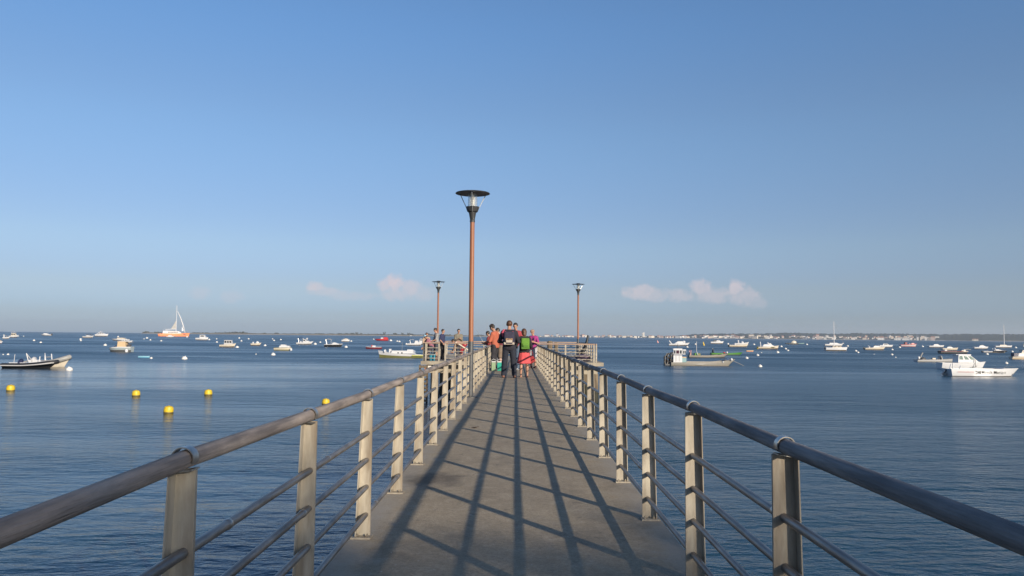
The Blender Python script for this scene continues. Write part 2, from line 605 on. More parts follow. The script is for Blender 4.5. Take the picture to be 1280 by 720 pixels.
def ridge(name, x0, x1, step, dist, prof, depth, m, jag):
    """land rising behind a shoreline; prof gives its height in metres along the bearing"""
    r = random.Random(11)
    vs, fs = [], []
    cols = int((x1 - x0) / step) + 1
    rows = [(0, -.02), (.05, .18), (.16, .42), (.35, .75), (.6, 1.0), (.8, .9), (1.0, -.1)]
    for i in range(cols):
        px = x0 + i * step
        h = max(.5, interp(px, prof))
        d0 = dist * (1 + .03 * math.sin(px * .013) + .01 * math.sin(px * .06))
        dirv = ray(px, 419)
        dirv.z = 0
        dirv.normalize()
        for k, (t, q) in enumerate(rows):
            hh = h * q * (1 + (r.uniform(-jag, jag) if 0 < k < 6 else 0))
            p = dirv * (d0 + depth * t)
            vs.append((p.x, p.y, hh if k not in (0, 6) else -.8))
    n = len(rows)
    for i in range(cols - 1):
        for k in range(n - 1):
            a = i * n + k
            fs.append((a, a + n, a + n + 1, a + 1))
    b = MB().add(vs, fs)
    return tag(b.build(name, m, smooth=0), kind='structure')

DL, DR = 3000.0, 5000.0
ul, ur = DL / F, DR / F
ridge('sand_bank', 176, 700, 2.0, DL, [(176, .3 * ul), (180, 1.3 * ul), (200, 1.6 * ul), (235, 1.3 * ul), (260, 1.5 * ul), (290, 2.2 * ul), (305, 1.7 * ul), (340, 1.5 * ul), (420, 2.0 * ul), (440, 2.2 * ul),
      (480, 1.8 * ul), (520, 2.1 * ul), (560, 1.6 * ul), (600, 1.5 * ul), (650, 1.1 * ul), (690, .5 * ul), (700, .2 * ul)], 260,
      land_material('sand_bank_land', 3.2, (.075, .072, .045), (.12, .105, .07), (.46, .39, .29), .05), .12)
ridge('hills', 664, 1420, 2.5, DR, [(664, .3 * ur), (690, .9 * ur), (760, 1.3 * ur), (815, 2.6 * ur), (835, 2.3 * ur), (848, 3.6 * ur), (870, 5.6 * ur), (900, 6.3 * ur), (950, 7.0 * ur),
      (985, 8.6 * ur), (1010, 8.2 * ur), (1040, 7.4 * ur), (1070, 8.9 * ur), (1110, 8.4 * ur), (1170, 8.0 * ur), (1280, 8.3 * ur), (1420, 7.5 * ur)], 1100,
      land_material('hills_forest', 2.6, (.026, .040, .036), (.042, .055, .045), (.42, .37, .30), .02), .07)

def bank_bushes():
    """low scrub and far trees on the sand bank: a mass of leafy clumps"""
    r = random.Random(5)
    b = MB()
    for px, w, h in [(182, 8, 1.6), (200, 16, 1.2), (292, 22, 2.2), (300, 14, 2.6), (305, 8, 1.6), (346, 6, 1.5), (330, 5, 1.2), (275, 14, 1.2), (425, 5, 2.0), (433, 4, 2.0), (440, 5, 2.6), (446, 4, 3.4), (451, 3, 2.2), (480, 3, 4.2), (470, 20, 1.4),
                     (494, 5, 2.6), (503, 4, 3.4), (511, 4, 3.2), (515, 4, 2.2), (535, 5, 2.8), (540, 4, 2.0), (560, 8, 1.8), (575, 7, 2.2), (600, 10, 1.6), (620, 8, 1.4), (250, 20, 1.0), (380, 30, 1.0), (400, 12, 1.3)]:
        for k in range(int(12 * w / 4) + 8):
            q = px + r.uniform(-w / 2, w / 2)
            d = ray(q, 419)
            d.z = 0
            d.normalize()
            p = d * (DL + r.uniform(60, 200))
            z = ul * h * r.uniform(.25, .95) + ul * .7
            s = ul * r.uniform(.3, .6)
            for _ in range(3):
                n = Vector((r.gauss(0, 1), r.gauss(0, 1), r.gauss(0, 1))).normalized()
                u = n.orthogonal().normalized() * s
                w2 = n.cross(u) * .8
                c = Vector((p.x, p.y, z)) + Vector((r.uniform(-s, s), r.uniform(-s, s), r.uniform(-s, s) * .6))
                b.add([c - u - w2, c + u - w2 * .6, c + u * .7 + w2, c - u * .8 + w2], [(0, 1, 2, 3)])
    tag(b.build('scrub', mat('scrub_leaves', (.06, .065, .04), (.035, .04, .028), .9, 0, .3), smooth=0), kind='stuff')
bank_bushes()

# houses of the far town
def house_meshes():
    out = []
    walls = [mat('house_wall_cream', (.74, .66, .55), (.62, .55, .45), .8, 0, .2), mat('house_wall_white', (.82, .80, .76), (.7, .68, .64), .8, 0, .2),
             mat('house_wall_pink', (.62, .48, .42), (.5, .4, .35), .8, 0, .2), mat('house_wall_grey', (.5, .49, .47), (.4, .39, .38), .8, 0, .2)]
    roofs = [mat('house_roof_tile', (.36, .17, .11), (.25, .12, .08), .85, 0, .3), mat('house_roof_slate', (.16, .16, .18), (.1, .1, .12), .7, 0, .3)]
    win = mat('house_window_dark', (.08, .09, .11), (.05, .06, .07), .3, 0, 1)
    for w, d, h, g, wi, ri in [(1, .8, .8, .3, 0, 0), (1.5, .8, .7, .28, 1, 0), (.8, .8, 1.1, .35, 1, 1), (2.2, .9, .8, .05, 1, 1), (1.2, .8, 1.0, .3, 2, 0), (1.7, .9, 1.1, .06, 0, 1), (1.0, .8, .6, .3, 3, 0)]:
        b = MB()
        b.box((0, 0, h / 2 - .4), (w, d, h + .8), 0)
        x, y = w / 2 + .06, d / 2 + .06
        b.add([(-x, -y, h), (x, -y, h), (x, y, h), (-x, y, h), (-x * .9, 0, h + g), (x * .9, 0, h + g)],
              [(0, 1, 5, 4), (2, 3, 4, 5), (1, 2, 5), (3, 0, 4), (3, 2, 1, 0)], 1)
        k = max(2, int(w / .35))
        for i in range(k):
            for zz in ([.28, .62] if h > .7 else [.32]):
                b.box((-w / 2 + (i + .5) * w / k, -d / 2, zz * h / .9), (.13, .03, .17), 2)
        me_ = b.mesh('house', [walls[wi], roofs[ri], win], 0)
        me_['look'] = ('cream', 'white', 'pink', 'grey')[wi] + (' flat-roofed' if g < .1 else (' tile-roofed', ' dark-roofed')[ri])
        out.append(me_)
    return out

def town():
    hm_ = house_meshes()
    r = random.Random(21)
    n = 0
    for i in range(250):
        px = r.choice([r.uniform(672, 850), r.uniform(850, 1010), r.uniform(690, 1110), r.uniform(1000, 1170)])
        if 798 < px < 812:
            continue
        up = 0
        if px > 850:
            up = abs(r.gauss(0, 1)) * .16
        d = ray(px, 419)
        d.z = 0
        d.normalize()
        d0 = DR * (1 + .03 * math.sin(px * .013) + .01 * math.sin(px * .06))
        t = min(.3, .01 + up * .5)
        p = d * (d0 + 1100 * t - (0 if up else r.uniform(-10, 30)))
        hh = interp(px, [(664, .3), (690, .9), (850, 3), (900, 6), (1420, 8)]) * ur * np.interp(t, [0, .05, .16, .35], [0, .18, .42, .75])
        s = ur * r.uniform(1.3, 2.7) * (1 if px < 1110 else 1.1)
        o = link('house', r.choice(hm_), None, (p.x, p.y, hh), -math.atan2(p.x, p.y) + r.uniform(-.5, .5))
        o.scale = (s * r.uniform(.9, 1.5), s, s * r.uniform(.75, 1.15))
        tag(o, 'small pale house in the hazy town on the far right-hand shore', 'house', 'houses of the far town')
        n += 1
    for px, wpx, hpx, mi, lab in [(1125, 8, 2.7, 3, 'wide white flat-roofed house at the foot of the far hills'), (1132, 5, 2.2, 3, 'lower white annex beside the wide flat-roofed house'),
                                  (1147, 4, 3.0, 2, 'white block on the far shore east of the wide flat-roofed house'), (1157, 3.4, 3.6, 2, 'last tall white house of the far shore'), (1166, 5, 3.5, 4, 'pink-walled house standing last along the far shore'),
                                  (1101, 7, 3.6, 1, 'long cream house with tile roof under the far forest'), (1219, 8, 2.0, 0, 'lone low house on the far sandy beach at right'),
                                  (1022, 4, 4.6, 4, 'tall pink house by the far beach behind the sailing boat'), (763, 2.6, 2.8, 2, 'small white tower block left of the far tower')]:
        d = ray(px, 419)
        d.z = 0
        d.normalize()
        p = d * (DR * (1 + .03 * math.sin(px * .013) + .01 * math.sin(px * .06)) - 25)
        o = link('house', hm_[mi], None, (p.x, p.y, 1), -math.atan2(p.x, p.y))
        o.scale = (wpx * ur / 1.5, ur * 3, hpx * ur)
        tag(o, lab, 'house', 'houses of the far town')
    # tower block
    d = ray(804, 419)
    d.z = 0
    d.normalize()
    p = d * (DR - 20)
    t = empty('tower_block', (p.x, p.y, 0), -math.atan2(p.x, p.y), label='tall pale tower block rising above the far town', cat='tower block')
    b = MB()
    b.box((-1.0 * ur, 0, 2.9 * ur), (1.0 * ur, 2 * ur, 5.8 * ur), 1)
    b.box((.55 * ur, -.3 * ur, 3.2 * ur), (2.2 * ur, 2 * ur, 6.4 * ur), 0)
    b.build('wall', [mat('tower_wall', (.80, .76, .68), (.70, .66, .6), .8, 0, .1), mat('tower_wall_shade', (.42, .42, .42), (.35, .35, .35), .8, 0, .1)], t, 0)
    b = MB()
    for k in range(7):
        for q in (-.2, .4, 1.0):
            b.box(((q + .1) * ur, -1.31 * ur, (1 + k * .75) * ur), (.3 * ur, .06 * ur, .32 * ur))
    b.build('window', mat('tower_window', (.2, .22, .25), (.14, .16, .18), .3), t, 0)
    MB().box((2.9 * ur, -.2 * ur, .9 * ur), (2.6 * ur, 2 * ur, 1.8 * ur)).build('annex', mat('tower_wall', (.8, .76, .68)), t, 0)
    MB().tube([(.5 * ur, 0, 6.4 * ur), (.5 * ur, 0, 7.6 * ur)], .07 * ur, 6).build('antenna', mat('antenna_grey', (.4, .4, .42)), t)
town()

# ------------------------------------------------------------------ pier
DM = deck_material()
tag(MB().box((-.01, 17.5, DECK - .13), (2.22, 47.2, .26), 0).build('pier_deck', DM, smooth=0), kind='structure')
bb = MB()
for x in (-.7, .7):
    bb.box((x, 17.5, DECK - .26 - .2), (.3, 46.8, .38))
for y in range(-4, 40, 6):
    bb.box((0, y + .5, DECK - .80), (2.1, .45, .35))
tag(bb.build('pier_beams', MT['concrete'], smooth=0), kind='structure')
PX0, PX1, PY0, PY1 = -4.95, 4.65, 41.12, 53.6
tag(MB().box(((PX0 + PX1) / 2, (PY0 + PY1) / 2, DECK - .09), (PX1 - PX0, PY1 - PY0, .19)).build('platform_slab', MT['concrete'], smooth=0), kind='structure')
bb = MB()
for y in (42.0, 47.0, 52.4):
    bb.box(((PX0 + PX1) / 2, y, DECK - .19 - .23), (PX1 - PX0 - .5, .4, .44))
for x in (-3.6, -1.2, 1.2, 3.4):
    bb.box((x, 47.2, DECK - .19 - .20), (.3, 9.6, .40 - .02))
tag(bb.build('platform_beams', MT['concrete'], smooth=0), kind='structure')

def piles():
    me = {}
    for (w, key) in ((.30, 'n'), (.42, 'w')):
        b = MB().lathe([(w / 2, -3), (w / 2 * 1.02, .5), (w / 2, DECK - .62)], seg=12)
        me[key] = b.mesh('pile', MT['pile'])
    wd = MB().lathe([(.24, -1), (.245, .25), (.22, .62)], seg=12).mesh('weed_band', MT['weed'])
    groups = [(-.75, y) for y in range(-3, 40, 6)] + [(.75, y) for y in range(-3, 40, 6)]
    pos = [(x, y + .5, 'n', 'row under the walkway') for x, y in groups]
    pos += [(x, y, 'w' if abs(x) > 3 else 'n', 'row under the platform') for x in (-4.3, -2.3, 2.6, 4.25) for y in (42.0, 47, 52.4)]
    row = {}
    for x, y, k, g in pos:
        i = row.get((x, g), 0)
        row[(x, g)] = i + 1
        ords = ('first', 'second', 'third', 'fourth', 'fifth', 'sixth', 'seventh', 'eighth')
        lr = 'left' if x < 0 else 'right'
        if 'walkway' in g:
            lab = 'timber pile under the %s edge of the walkway, %s in its row from the shore' % (lr, ords[i])
        elif abs(x) > 3:
            lab = 'stout timber pile under the %s side of the platform, %s row' % (lr, ('front', 'middle', 'back')[i])
        else:
            lab = 'slim inner timber pile under the %s half of the platform, %s row' % (lr, ('front', 'middle', 'back')[i])
        o = empty('pier_pile', (x, y, 0), 0, label=lab, cat='pile', group='piles in the ' + g)
        a = link('shaft', me[k], o)
        c = link('weed_band', wd, o)
        c.scale = (1, 1, 1) if k == 'w' else (.72, .72, 1)
piles()

def fender():
    o = empty('pile_fender', (-4.78, 41.0, 0), 0, label='dark slatted timber fender below the left platform corner', cat='fender')
    for x in (-.19, .19):
        MB().box((x, 0, .45), (.09, .14, 3.0)).build('upright', MT['fender'], o, 0)
    s = MB().box((0, -.10, 0), (.46, .06, .13)).mesh('slat', MT['pile'], 0)
    for k in range(9):
        link('slat', s, o, (0, 0, .1 + .22 * k))
    sign = MB().box((0, 0, 0), (.36, .03, .20), 0).box((0, -.018, -.045), (.34, .01, .07), 1)
    q = sign.build('warning_plate', [simple('plate_white', (.75, .7, .62)), simple('plate_orange', (.75, .2, .05))], None, 0, (-4.55, 40.96, DECK - .33))
    tag(q, 'small white and orange warning plate under the left platform edge', 'sign')
fender()

# ------------------------------------------------------------------ railings
RH = .962
def rail_dz(side, y):
    base = [(-4, 0), (.8, -.002), (1.55, .0), (2.36, .016), (3.86, .002), (5.36, -.008), (8, -.006), (14, 0), (60, 0)] if side < 0 else \
           [(-4, .006), (1.4, .004), (2.97, -.004), (4.47, .004), (5.97, -.004), (7.47, .008), (9, 0), (60, 0)]
    return interp(y, base) + (.004 * math.sin(y * 2.1 + side) if y > 6 else 0)

def post_mesh(side):
    """tapered plate facing along the walk with a flange folded toward the land on its outer edge"""
    b = MB()
    H = .925
    xi = .966
    t = .014
    oB, oT = (1.060, 1.030) if side < 0 else (1.068, 1.048)
    for (y0, y1, xa0, xa1, xb0, xb1) in ((-t, 0, xi, xi, oB - .005, oT - .005), (-.062, 0, oB - .005, oT - .005, oB, oT)):
        vs = []
        for y in (y0, y1):
            vs += [(xa0 * side, y, .012), (xb0 * side, y, .012), (xb1 * side, y, H), (xa1 * side, y, H)]
        fs = [(0, 1, 2, 3), (7, 6, 5, 4), (0, 4, 5, 1), (1, 5, 6, 2), (2, 6, 7, 3), (3, 7, 4, 0)]
        if side < 0:
            fs = [tuple(reversed(f)) for f in fs]
        b.add(vs, fs)
    return b.mesh('post', MT['post'], 0)

def clamp_mesh():
    b = MB()
    r0, r1, w = .0325, .0362, .040
    seg = 18
    vs, fs = [], []
    a0, a1 = rad(-25), rad(205)
    for i in range(seg + 1):
        a = a0 + (a1 - a0) * i / seg
        for r, y in ((r0, -w / 2), (r1, -w / 2), (r1, w / 2), (r0, w / 2)):
            vs.append((r * math.cos(a), y, r * math.sin(a) + .002))
    for i in range(seg):
        for k in range(4):
            a, c = i * 4 + k, i * 4 + (k + 1) % 4
            fs.append((a, c, c + 4, a + 4))
    fs += [(0, 1, 2, 3), (seg * 4 + 3, seg * 4 + 2, seg * 4 + 1, seg * 4)]
    b.add(vs, fs)
    b.box((0, 0, -.0315), (.062, .055, .004))
    return b.mesh('clamp', MT['clamp'])

def railing(side, y_first, label):
    o = empty('pier_railing', (0, 0, DECK), 0, label=label, cat='railing', group='railings of the walkway')
    pm, cm = post_mesh(side), clamp_mesh()
    fb = MB().box((1.02 * side, -.03, .005), (.135, .10, .012))
    fm = fb.mesh('foot_plate', MT['foot'], 0)
    nb = MB().lathe([(.012, 0), (.012, .010), (.006, .012), (.006, .022), (0, .023)], seg=6).mesh('bolt', MT['nut'])
    ys = [y_first + 1.5 * k for k in range(-5, 26)]
    ys = [y + (.05 if abs(y - 2.36) < .01 else 0) for y in ys if -3.8 < y < 41.0]
    for y in ys:
        p = link('post', pm, o, (0, y, 0))
        zs = (RH + rail_dz(side, y) - .0290) / .925
        p.scale = (1, 1, zs)
        f = link('foot_plate', fm, p, (0, 0, 0))
        for q in (-.028, .030):
            link('bolt', nb, p, (1.012 * side + q * 1.1, -.055, .011))
        c = link('clamp', cm, p, ((.998 if side < 0 else 1.010) * side, -.02, (RH + rail_dz(side, y)) / zs))
        c.rotation_euler = (R.uniform(-.03, .03), R.uniform(-.15, .15), R.uniform(-.03, .03))
    XR = -.998 if side < 0 else 1.010
    sleeve = MB().tube([(0, -.014, 0), (0, -.010, 0), (0, .010, 0), (0, .014, 0)], [.017, .0195, .0195, .017], 12).mesh('joint_sleeve', MT['clamp'])
    ends = [-6.0] + ys + [41.0]
    for i in range(len(ends) - 1):
        a, bq = ends[i], ends[i + 1]
        g = .003
        b = MB()
        ri = .0283 + R.uniform(-.0006, .0006)
        n = 5
        pts = [(XR + R.uniform(-.0012, .0012), a + g + (bq - a - 2 * g) * k / n, RH + rail_dz(side, a) * (1 - k / n) + rail_dz(side, bq) * k / n + (R.uniform(-.0008, .0008) if 0 < k < n else 0)) for k in range(n + 1)]
        b.tube(pts, ri, 20)
        me = b.mesh('handrail', MT['wood'] if side < 0 else MT['wood_shade'])
        h = link('handrail', me, o)
    for z in (.15, .332, .514, .696):
        pts = [(XR - .002 * side, -5.9, z)] + [(XR - .002 * side + R.uniform(-.002, .002), y, z + R.uniform(-.002, .002)) for y in ys] + [(XR, 41.0, z)]
        cr_ = MB().tube(pts, .0168, 12).build('cross_rail', MT['tube'], o)
        for y in ys:                                   # welded joint sleeves beside some posts
            if R.random() < .34 and y < 22:
                q = y + R.choice((-.12, -.07, .09, .35))
                link('joint_sleeve', sleeve, cr_, (XR - .002 * side, q, z))
    return o
railing(-1, 5.36, 'long railing of pale posts and brownish handrail on the left side of the pier')
railing(1, 5.97, 'long railing of pale posts and blue-grey handrail on the right side of the pier')

def platform_rail(label, pts, gaps=None):
    """a run of railing along the platform edge: square posts, four thin rails, timber top rail"""
    o = empty('platform_railing', (pts[0][0], pts[0][1], DECK), 0, label=label, cat='railing', group='railings of the pier-head platform')
    ox, oy = pts[0][:2]
    a, b = Vector((0, 0, 0)), Vector((pts[1][0] - ox, pts[1][1] - oy, 0))
    L = (b - a).length
    d = b / L
    n = max(1, round(L / 1.35))
    pm = MB().box((0, 0, .46), (.075, .07, .92)).mesh('post', MT['post'], 0)
    for k in range(n + 1):
        link('post', pm, o, d * (.05 + (L - .1) * k / n))
    for z in (.16, .34, .52, .70):
        MB().tube([a + Vector((0, 0, z)), b + Vector((0, 0, z))], .02, 8).build('cross_rail', MT['post'], o)
    MB().tube([a + Vector((0, 0, .955)), b + Vector((0, 0, .955))], .038, 10).build('handrail', mat('platform_rail_wood', (.40, .29, .21), (.30, .21, .16), .7, 0, 3, stretch=(1, 6, 6)), o)
    return o
platform_rail('front railing of the platform on the right, before the right lamp', [(1.10, 41.2), (4.2, 41.2)])
platform_rail('side railing running out to sea on the right platform edge', [(4.28, 41.25), (4.28, 53.3)])
platform_rail('short front railing at the left platform corner by the anglers', [(-4.75, 41.2), (-3.95, 41.2)])
platform_rail('front railing of the platform between the gate and the left corner', [(-3.72, 41.2), (-1.10, 41.2)])
platform_rail('side railing running out to sea on the left platform edge', [(-4.82, 41.3), (-4.82, 53.3)])
platform_rail('long back railing along the seaward end of the platform', [(-4.7, 53.4), (4.2, 53.4)])
# gangway handrail, sloping bright bar behind the platform railing
g = empty('gangway_rail', (-3.25, 42.6, DECK), 0, label='sloping pale gangway handrail beside the bending person in red', cat='handrail')
MB().tube([(0, 0, 1.0), (.95, .1, .42), (1.5, .2, .1)], .032, 8).build('bar', simple('gangway_pale', (.7, .62, .5)), g)
MB().tube([(0, 0, 1.0), (0, 0, 0)], .03, 8).build('upright', MT['post'], g)
MB().tube([(.95, .1, .42), (.95, .1, 0)], .03, 8).build('upright', MT['post'], g)

# ------------------------------------------------------------------ lamps
def lamp(label, x, y):
    o = empty('street_lamp', (x, y, DECK), 0, label=label, cat='street lamp', group='street lamps on the pier')
    MB().lathe([(.10, 0), (.10, .02), (.062, .03), (.060, 1.23)], seg=20).build('sleeve', MT['lampsteel'], o)
    MB().lathe([(.054, 1.2301), (.051, 3.93)], seg=20).build('pole', MT['lampwood'], o)
    MB().lathe([(.058, 3.90), (.060, 3.94), (.052, 3.945), (.085, 4.12), (.110, 4.14), (.120, 4.14), (.152, 4.235), (.146, 4.25)], seg=24).build('bracket_cone', MT['lampmetal'], o)
    MB().lathe([(.386, 4.545), (.388, 4.552), (.380, 4.562), (.20, 4.578), (.12, 4.58), (.10, 4.61), (.03, 4.62), (0, 4.622)], seg=40).build('lamp_disc', MT['lampmetal'], o)
    g_ = MB()
    ro, ri = .102, .096
    g_.lathe([(ro, 4.25), (ro, 4.54)], seg=24)
    gl = MB()
    seg = 24
    vs, fs = [], []
    for r, z in ((ro, 4.245), (ro, 4.545), (ri, 4.545), (ri, 4.245)):
        for k in range(seg):
            an = 2 * math.pi * k / seg
            vs.append((r * math.cos(an), r * math.sin(an), z))
    for j in range(4):
        for k in range(seg):
            a, b = j * seg + k, j * seg + (k + 1) % seg
            c, d = ((j + 1) % 4) * seg + (k + 1) % seg, ((j + 1) % 4) * seg + k
            fs.append((a, b, c, d))
    gl.add(vs, fs).build('glass', MT['glass'], o)
    MB().lathe([(.045, 4.25), (.052, 4.30), (.052, 4.44), (.042, 4.51), (.015, 4.54)], seg=14).build('bulb', MT['lampwhite'], o)
    for k in range(3):
        an = rad(-90 + 120 * k + (0))
        c, s = math.cos(an), math.sin(an)
        b = MB()
        b.tube([(.105 * c, .105 * s, 4.13), (.33 * c, .33 * s, 4.545)], .010, 8)
        b.build('stay', MT['rod'], o)
    MB().lathe([(.17, 0.0), (.17, .015), (0, .015)], seg=16).build('base_flange', MT['lampsteel'], o)
    return o
lamp('tall near lamp with orange-brown pole rising from the left railing', -.985, 17.4)
lamp('far lamp on the left platform corner behind the anglers', -4.62, 46.6)
lamp('far lamp on the right side of the platform', 3.82, 47.6)

# two mooring piles' heads and a davit on the right platform
for x, lab in ((2.05, 'stout brown timber pile head behind the right platform railing'), (2.42, 'thinner pile head right of the stout brown one behind the railing')):
    q = MB().lathe([(.15, 0), (.155, .8), (.16, 1.02), (.14, 1.08), (0, 1.10)], seg=14).build('mooring_pile', MT['pile'], None, 35, (x, 46.2, DECK))
    if x > 2.2:
        q.scale = (.7, .7, .93)
    tag(q, lab, 'pile')
dv = empty('davit', (4.0, 44.3, DECK), 0, label='black curved hoist arm leaning out at the right platform end', cat='hoist')
blk = simple('black_paint', (.018, .02, .022), .45)
MB().tube([(-.28, 0, 0), (-.22, 0, .35), (-.06, 0, .75), (.06, 0, 1.1), (.12, 0, 1.45)], [.14, .12, .10, .08, .05], 10).build('arm', blk, dv)
MB().box((-.3, 0, .06), (.5, .4, .12)).build('base_plate', blk, dv, 0)
MB().tube([(-.55, -.1, .1), (-.35, -.05, .5), (-.1, 0, .7)], .035, 8).build('strut', blk, dv)
nb_ = empty('net_heap', (3.35, 43.0, DECK), 0, label='dark heap of nets piled behind the right front platform railing', cat='nets')
def lump(mb, c, s, seed, mi=0, n=10):
    r = random.Random(seed)
    ph = [r.uniform(0, 6) for _ in range(4)]
    prof = [(math.sin(math.pi * j / n), -math.cos(math.pi * j / n)) for j in range(n + 1)]
    vs, fs = [], []
    for j, (q, z) in enumerate(prof):
        for k in range(16):
            a = 2 * math.pi * k / 16
            w = 1 + .13 * math.sin(3 * a + ph[0] + z * 3) + .09 * math.sin(5 * a + ph[1]) * math.cos(4 * z + ph[2])
            vs.append((c[0] + q * math.cos(a) * w * s[0], c[1] + q * math.sin(a) * w * s[1], c[2] + z * s[2] * (.9 + .1 * w)))
    for j in range(n):
        for k in range(16):
            a, b = j * 16 + k, j * 16 + (k + 1) % 16
            fs.append((a, b, b + 16, a + 16))
    mb.add(vs, fs, mi)
b = MB()
lump(b, (0, 0, .12), (.75, .4, .2), 3)
b.build('net', simple('net_dark', (.05, .045, .07), .9, bump=.02), nb_)
b = MB()
lump(b, (.35, -.1, .27), (.4, .3, .13), 4)
b.build('tarpaulin', simple('net_purple', (.10, .07, .12), .8), nb_)
lf = MB()
lf.add([(-.05, -.01, .012), (0, -.03, .004), (.06, 0, .022), (0, .032, .006), (-.05, -.01, .016), (0, -.03, .008), (.06, 0, .026), (0, .032, .010)],
       [(3, 2, 1, 0), (4, 5, 6, 7), (0, 1, 5, 4), (1, 2, 6, 5), (2, 3, 7, 6), (3, 0, 4, 7)])
tag(lf.build('dead_leaf', mat('leaf_brown', (.05, .03, .018), rough=.8), None, 0, (-.58, 11.6, DECK)), 'small dark dead leaf lying alone on the concrete walkway', 'leaf')
# ------------------------------------------------------------------ people
class SDF:
    """limbs as tapering capsules blended into one skin, meshed by surface nets"""
    def __init__(s, lo, hi, h):
        s.lo = np.array(lo, float)
        s.h = h
        s.n = np.ceil((np.array(hi) - s.lo) / h).astype(int) + 1
        s.f = np.full(s.n, .25, np.float32)
    def _blk(s, mn, mx):
        a = np.clip(np.floor((np.array(mn) - s.lo) / s.h).astype(int), 0, s.n)
        b = np.clip(np.ceil((np.array(mx) - s.lo) / s.h).astype(int) + 1, 0, s.n)
        if (b <= a).any():
            return None, None
        g = [s.lo[i] + s.h * np.arange(a[i], b[i]) for i in range(3)]
        return tuple(slice(a[i], b[i]) for i in range(3)), np.meshgrid(*g, indexing='ij', sparse=True)
    def _mix(s, sl, d, k):
        c = s.f[sl]
        if k <= 0:
            s.f[sl] = np.minimum(c, d)
        else:
            e = np.clip(.5 + .5 * (c - d) / k, 0, 1)
            s.f[sl] = c * (1 - e) + d * e - k * e * (1 - e)
    def cap(s, a, b, ra, rb=None, k=.02):
        rb = ra if rb is None else rb
        a, b = np.array(a, float), np.array(b, float)
        m = max(ra, rb) + .06
        sl, g = s._blk(np.minimum(a, b) - m, np.maximum(a, b) + m)
        if sl is None:
            return
        x, y, z = g
        ab = b - a
        L = max(1e-9, ab @ ab)
        t = np.clip(((x - a[0]) * ab[0] + (y - a[1]) * ab[1] + (z - a[2]) * ab[2]) / L, 0, 1)
        d = np.sqrt((x - a[0] - t * ab[0]) ** 2 + (y - a[1] - t * ab[1]) ** 2 + (z - a[2] - t * ab[2]) ** 2) - (ra + t * (rb - ra))
        s._mix(sl, d, k)
    def ell(s, c, r, k=.02):
        c, r = np.array(c, float), np.array(r, float)
        m = r.max() + .06
        sl, g = s._blk(c - m, c + m)
        if sl is None:
            return
        q = np.sqrt(((g[0] - c[0]) / r[0]) ** 2 + ((g[1] - c[1]) / r[1]) ** 2 + ((g[2] - c[2]) / r[2]) ** 2)
        s._mix(sl, (q - 1) * r.min(), k)
    def rbox(s, c, r, rd, k=.01, tilt=0):
        c, r = np.array(c, float), np.array(r, float)
        m = r.max() * 1.5 + .06
        sl, g = s._blk(c - m, c + m)
        if sl is None:
            return
        ct, st = math.cos(tilt), math.sin(tilt)
        X, Y0, Z0 = g[0] - c[0], g[1] - c[1], g[2] - c[2]
        Y, Z = Y0 * ct + Z0 * st, -Y0 * st + Z0 * ct
        dx, dy, dz = np.abs(X) - r[0] + rd, np.abs(Y) - r[1] + rd, np.abs(Z) - r[2] + rd
        d = np.sqrt(np.maximum(dx, 0) ** 2 + np.maximum(dy, 0) ** 2 + np.maximum(dz, 0) ** 2) + np.minimum(np.maximum(np.maximum(dx, dy), dz), 0) - rd
        s._mix(sl, d, k)
    def cut(s, p, n):
        """keeps the side the normal points away from"""
        g = np.meshgrid(*[s.lo[i] + s.h * np.arange(s.n[i]) for i in range(3)], indexing='ij', sparse=True)
        d = (g[0] - p[0]) * n[0] + (g[1] - p[1]) * n[1] + (g[2] - p[2]) * n[2]
        s.f = np.maximum(s.f, d.astype(np.float32))
    def mesh(s, name, m):
        f = s.f.copy()
        f[0], f[-1], f[:, 0], f[:, -1], f[:, :, 0], f[:, :, -1] = .1, .1, .1, .1, .1, .1
        ins = f < 0
        nx, ny, nz = f.shape
        cnt = np.zeros((nx - 1, ny - 1, nz - 1), np.float32)
        acc = np.zeros((nx - 1, ny - 1, nz - 1, 3), np.float32)
        cor = [(i, j, k) for i in (0, 1) for j in (0, 1) for k in (0, 1)]
        def sub(arr, c):
            return arr[c[0]:nx - 1 + c[0], c[1]:ny - 1 + c[1], c[2]:nz - 1 + c[2]]
        for a in cor:
            for ax in range(3):
                if a[ax]:
                    continue
                b = list(a)
                b[ax] = 1
                fa, fb = sub(f, a), sub(f, b)
                x = sub(ins, a) != sub(ins, b)
                t = np.where(x, fa / np.where(x, fa - fb, 1), 0)
                for q in range(3):
                    acc[..., q] += np.where(x, a[q] + (t if q == ax else 0), 0)
                cnt += x
        act = cnt > 0
        idx = -np.ones(cnt.shape, np.int64)
        idx[act] = np.arange(act.sum())
        ii = np.argwhere(act)
        v = (ii + acc[act] / cnt[act][:, None]) * s.h + s.lo
        quads = []
        for ax in range(3):
            o1, o2 = [q for q in range(3) if q != ax]
            sl0 = [slice(None)] * 3
            sl1 = [slice(None)] * 3
            sl0[ax], sl1[ax] = slice(0, -1), slice(1, None)
            A, B = ins[tuple(sl0)], ins[tuple(sl1)]
            e = np.argwhere(A != B)
            if not len(e):
                continue
            flip = A[tuple(e.T)]
            u, w = np.zeros(3, int), np.zeros(3, int)
            u[o1], w[o2] = 1, 1
            q = [e - u - w, e - w, e, e - u]
            q = np.stack([idx[tuple(c.T)] for c in q], 1)
            if ax == 1:
                flip = ~flip
            q[~flip] = q[~flip][:, ::-1]
            quads.append(q)
        q = np.concatenate(quads)
        q = q[(q >= 0).all(1)]
        me = bpy.data.meshes.new(name)
        me.from_pydata(v.tolist(), [], q.tolist())
        me.materials.append(m)
        me.polygons.foreach_set('use_smooth', [True] * len(q))
        return me

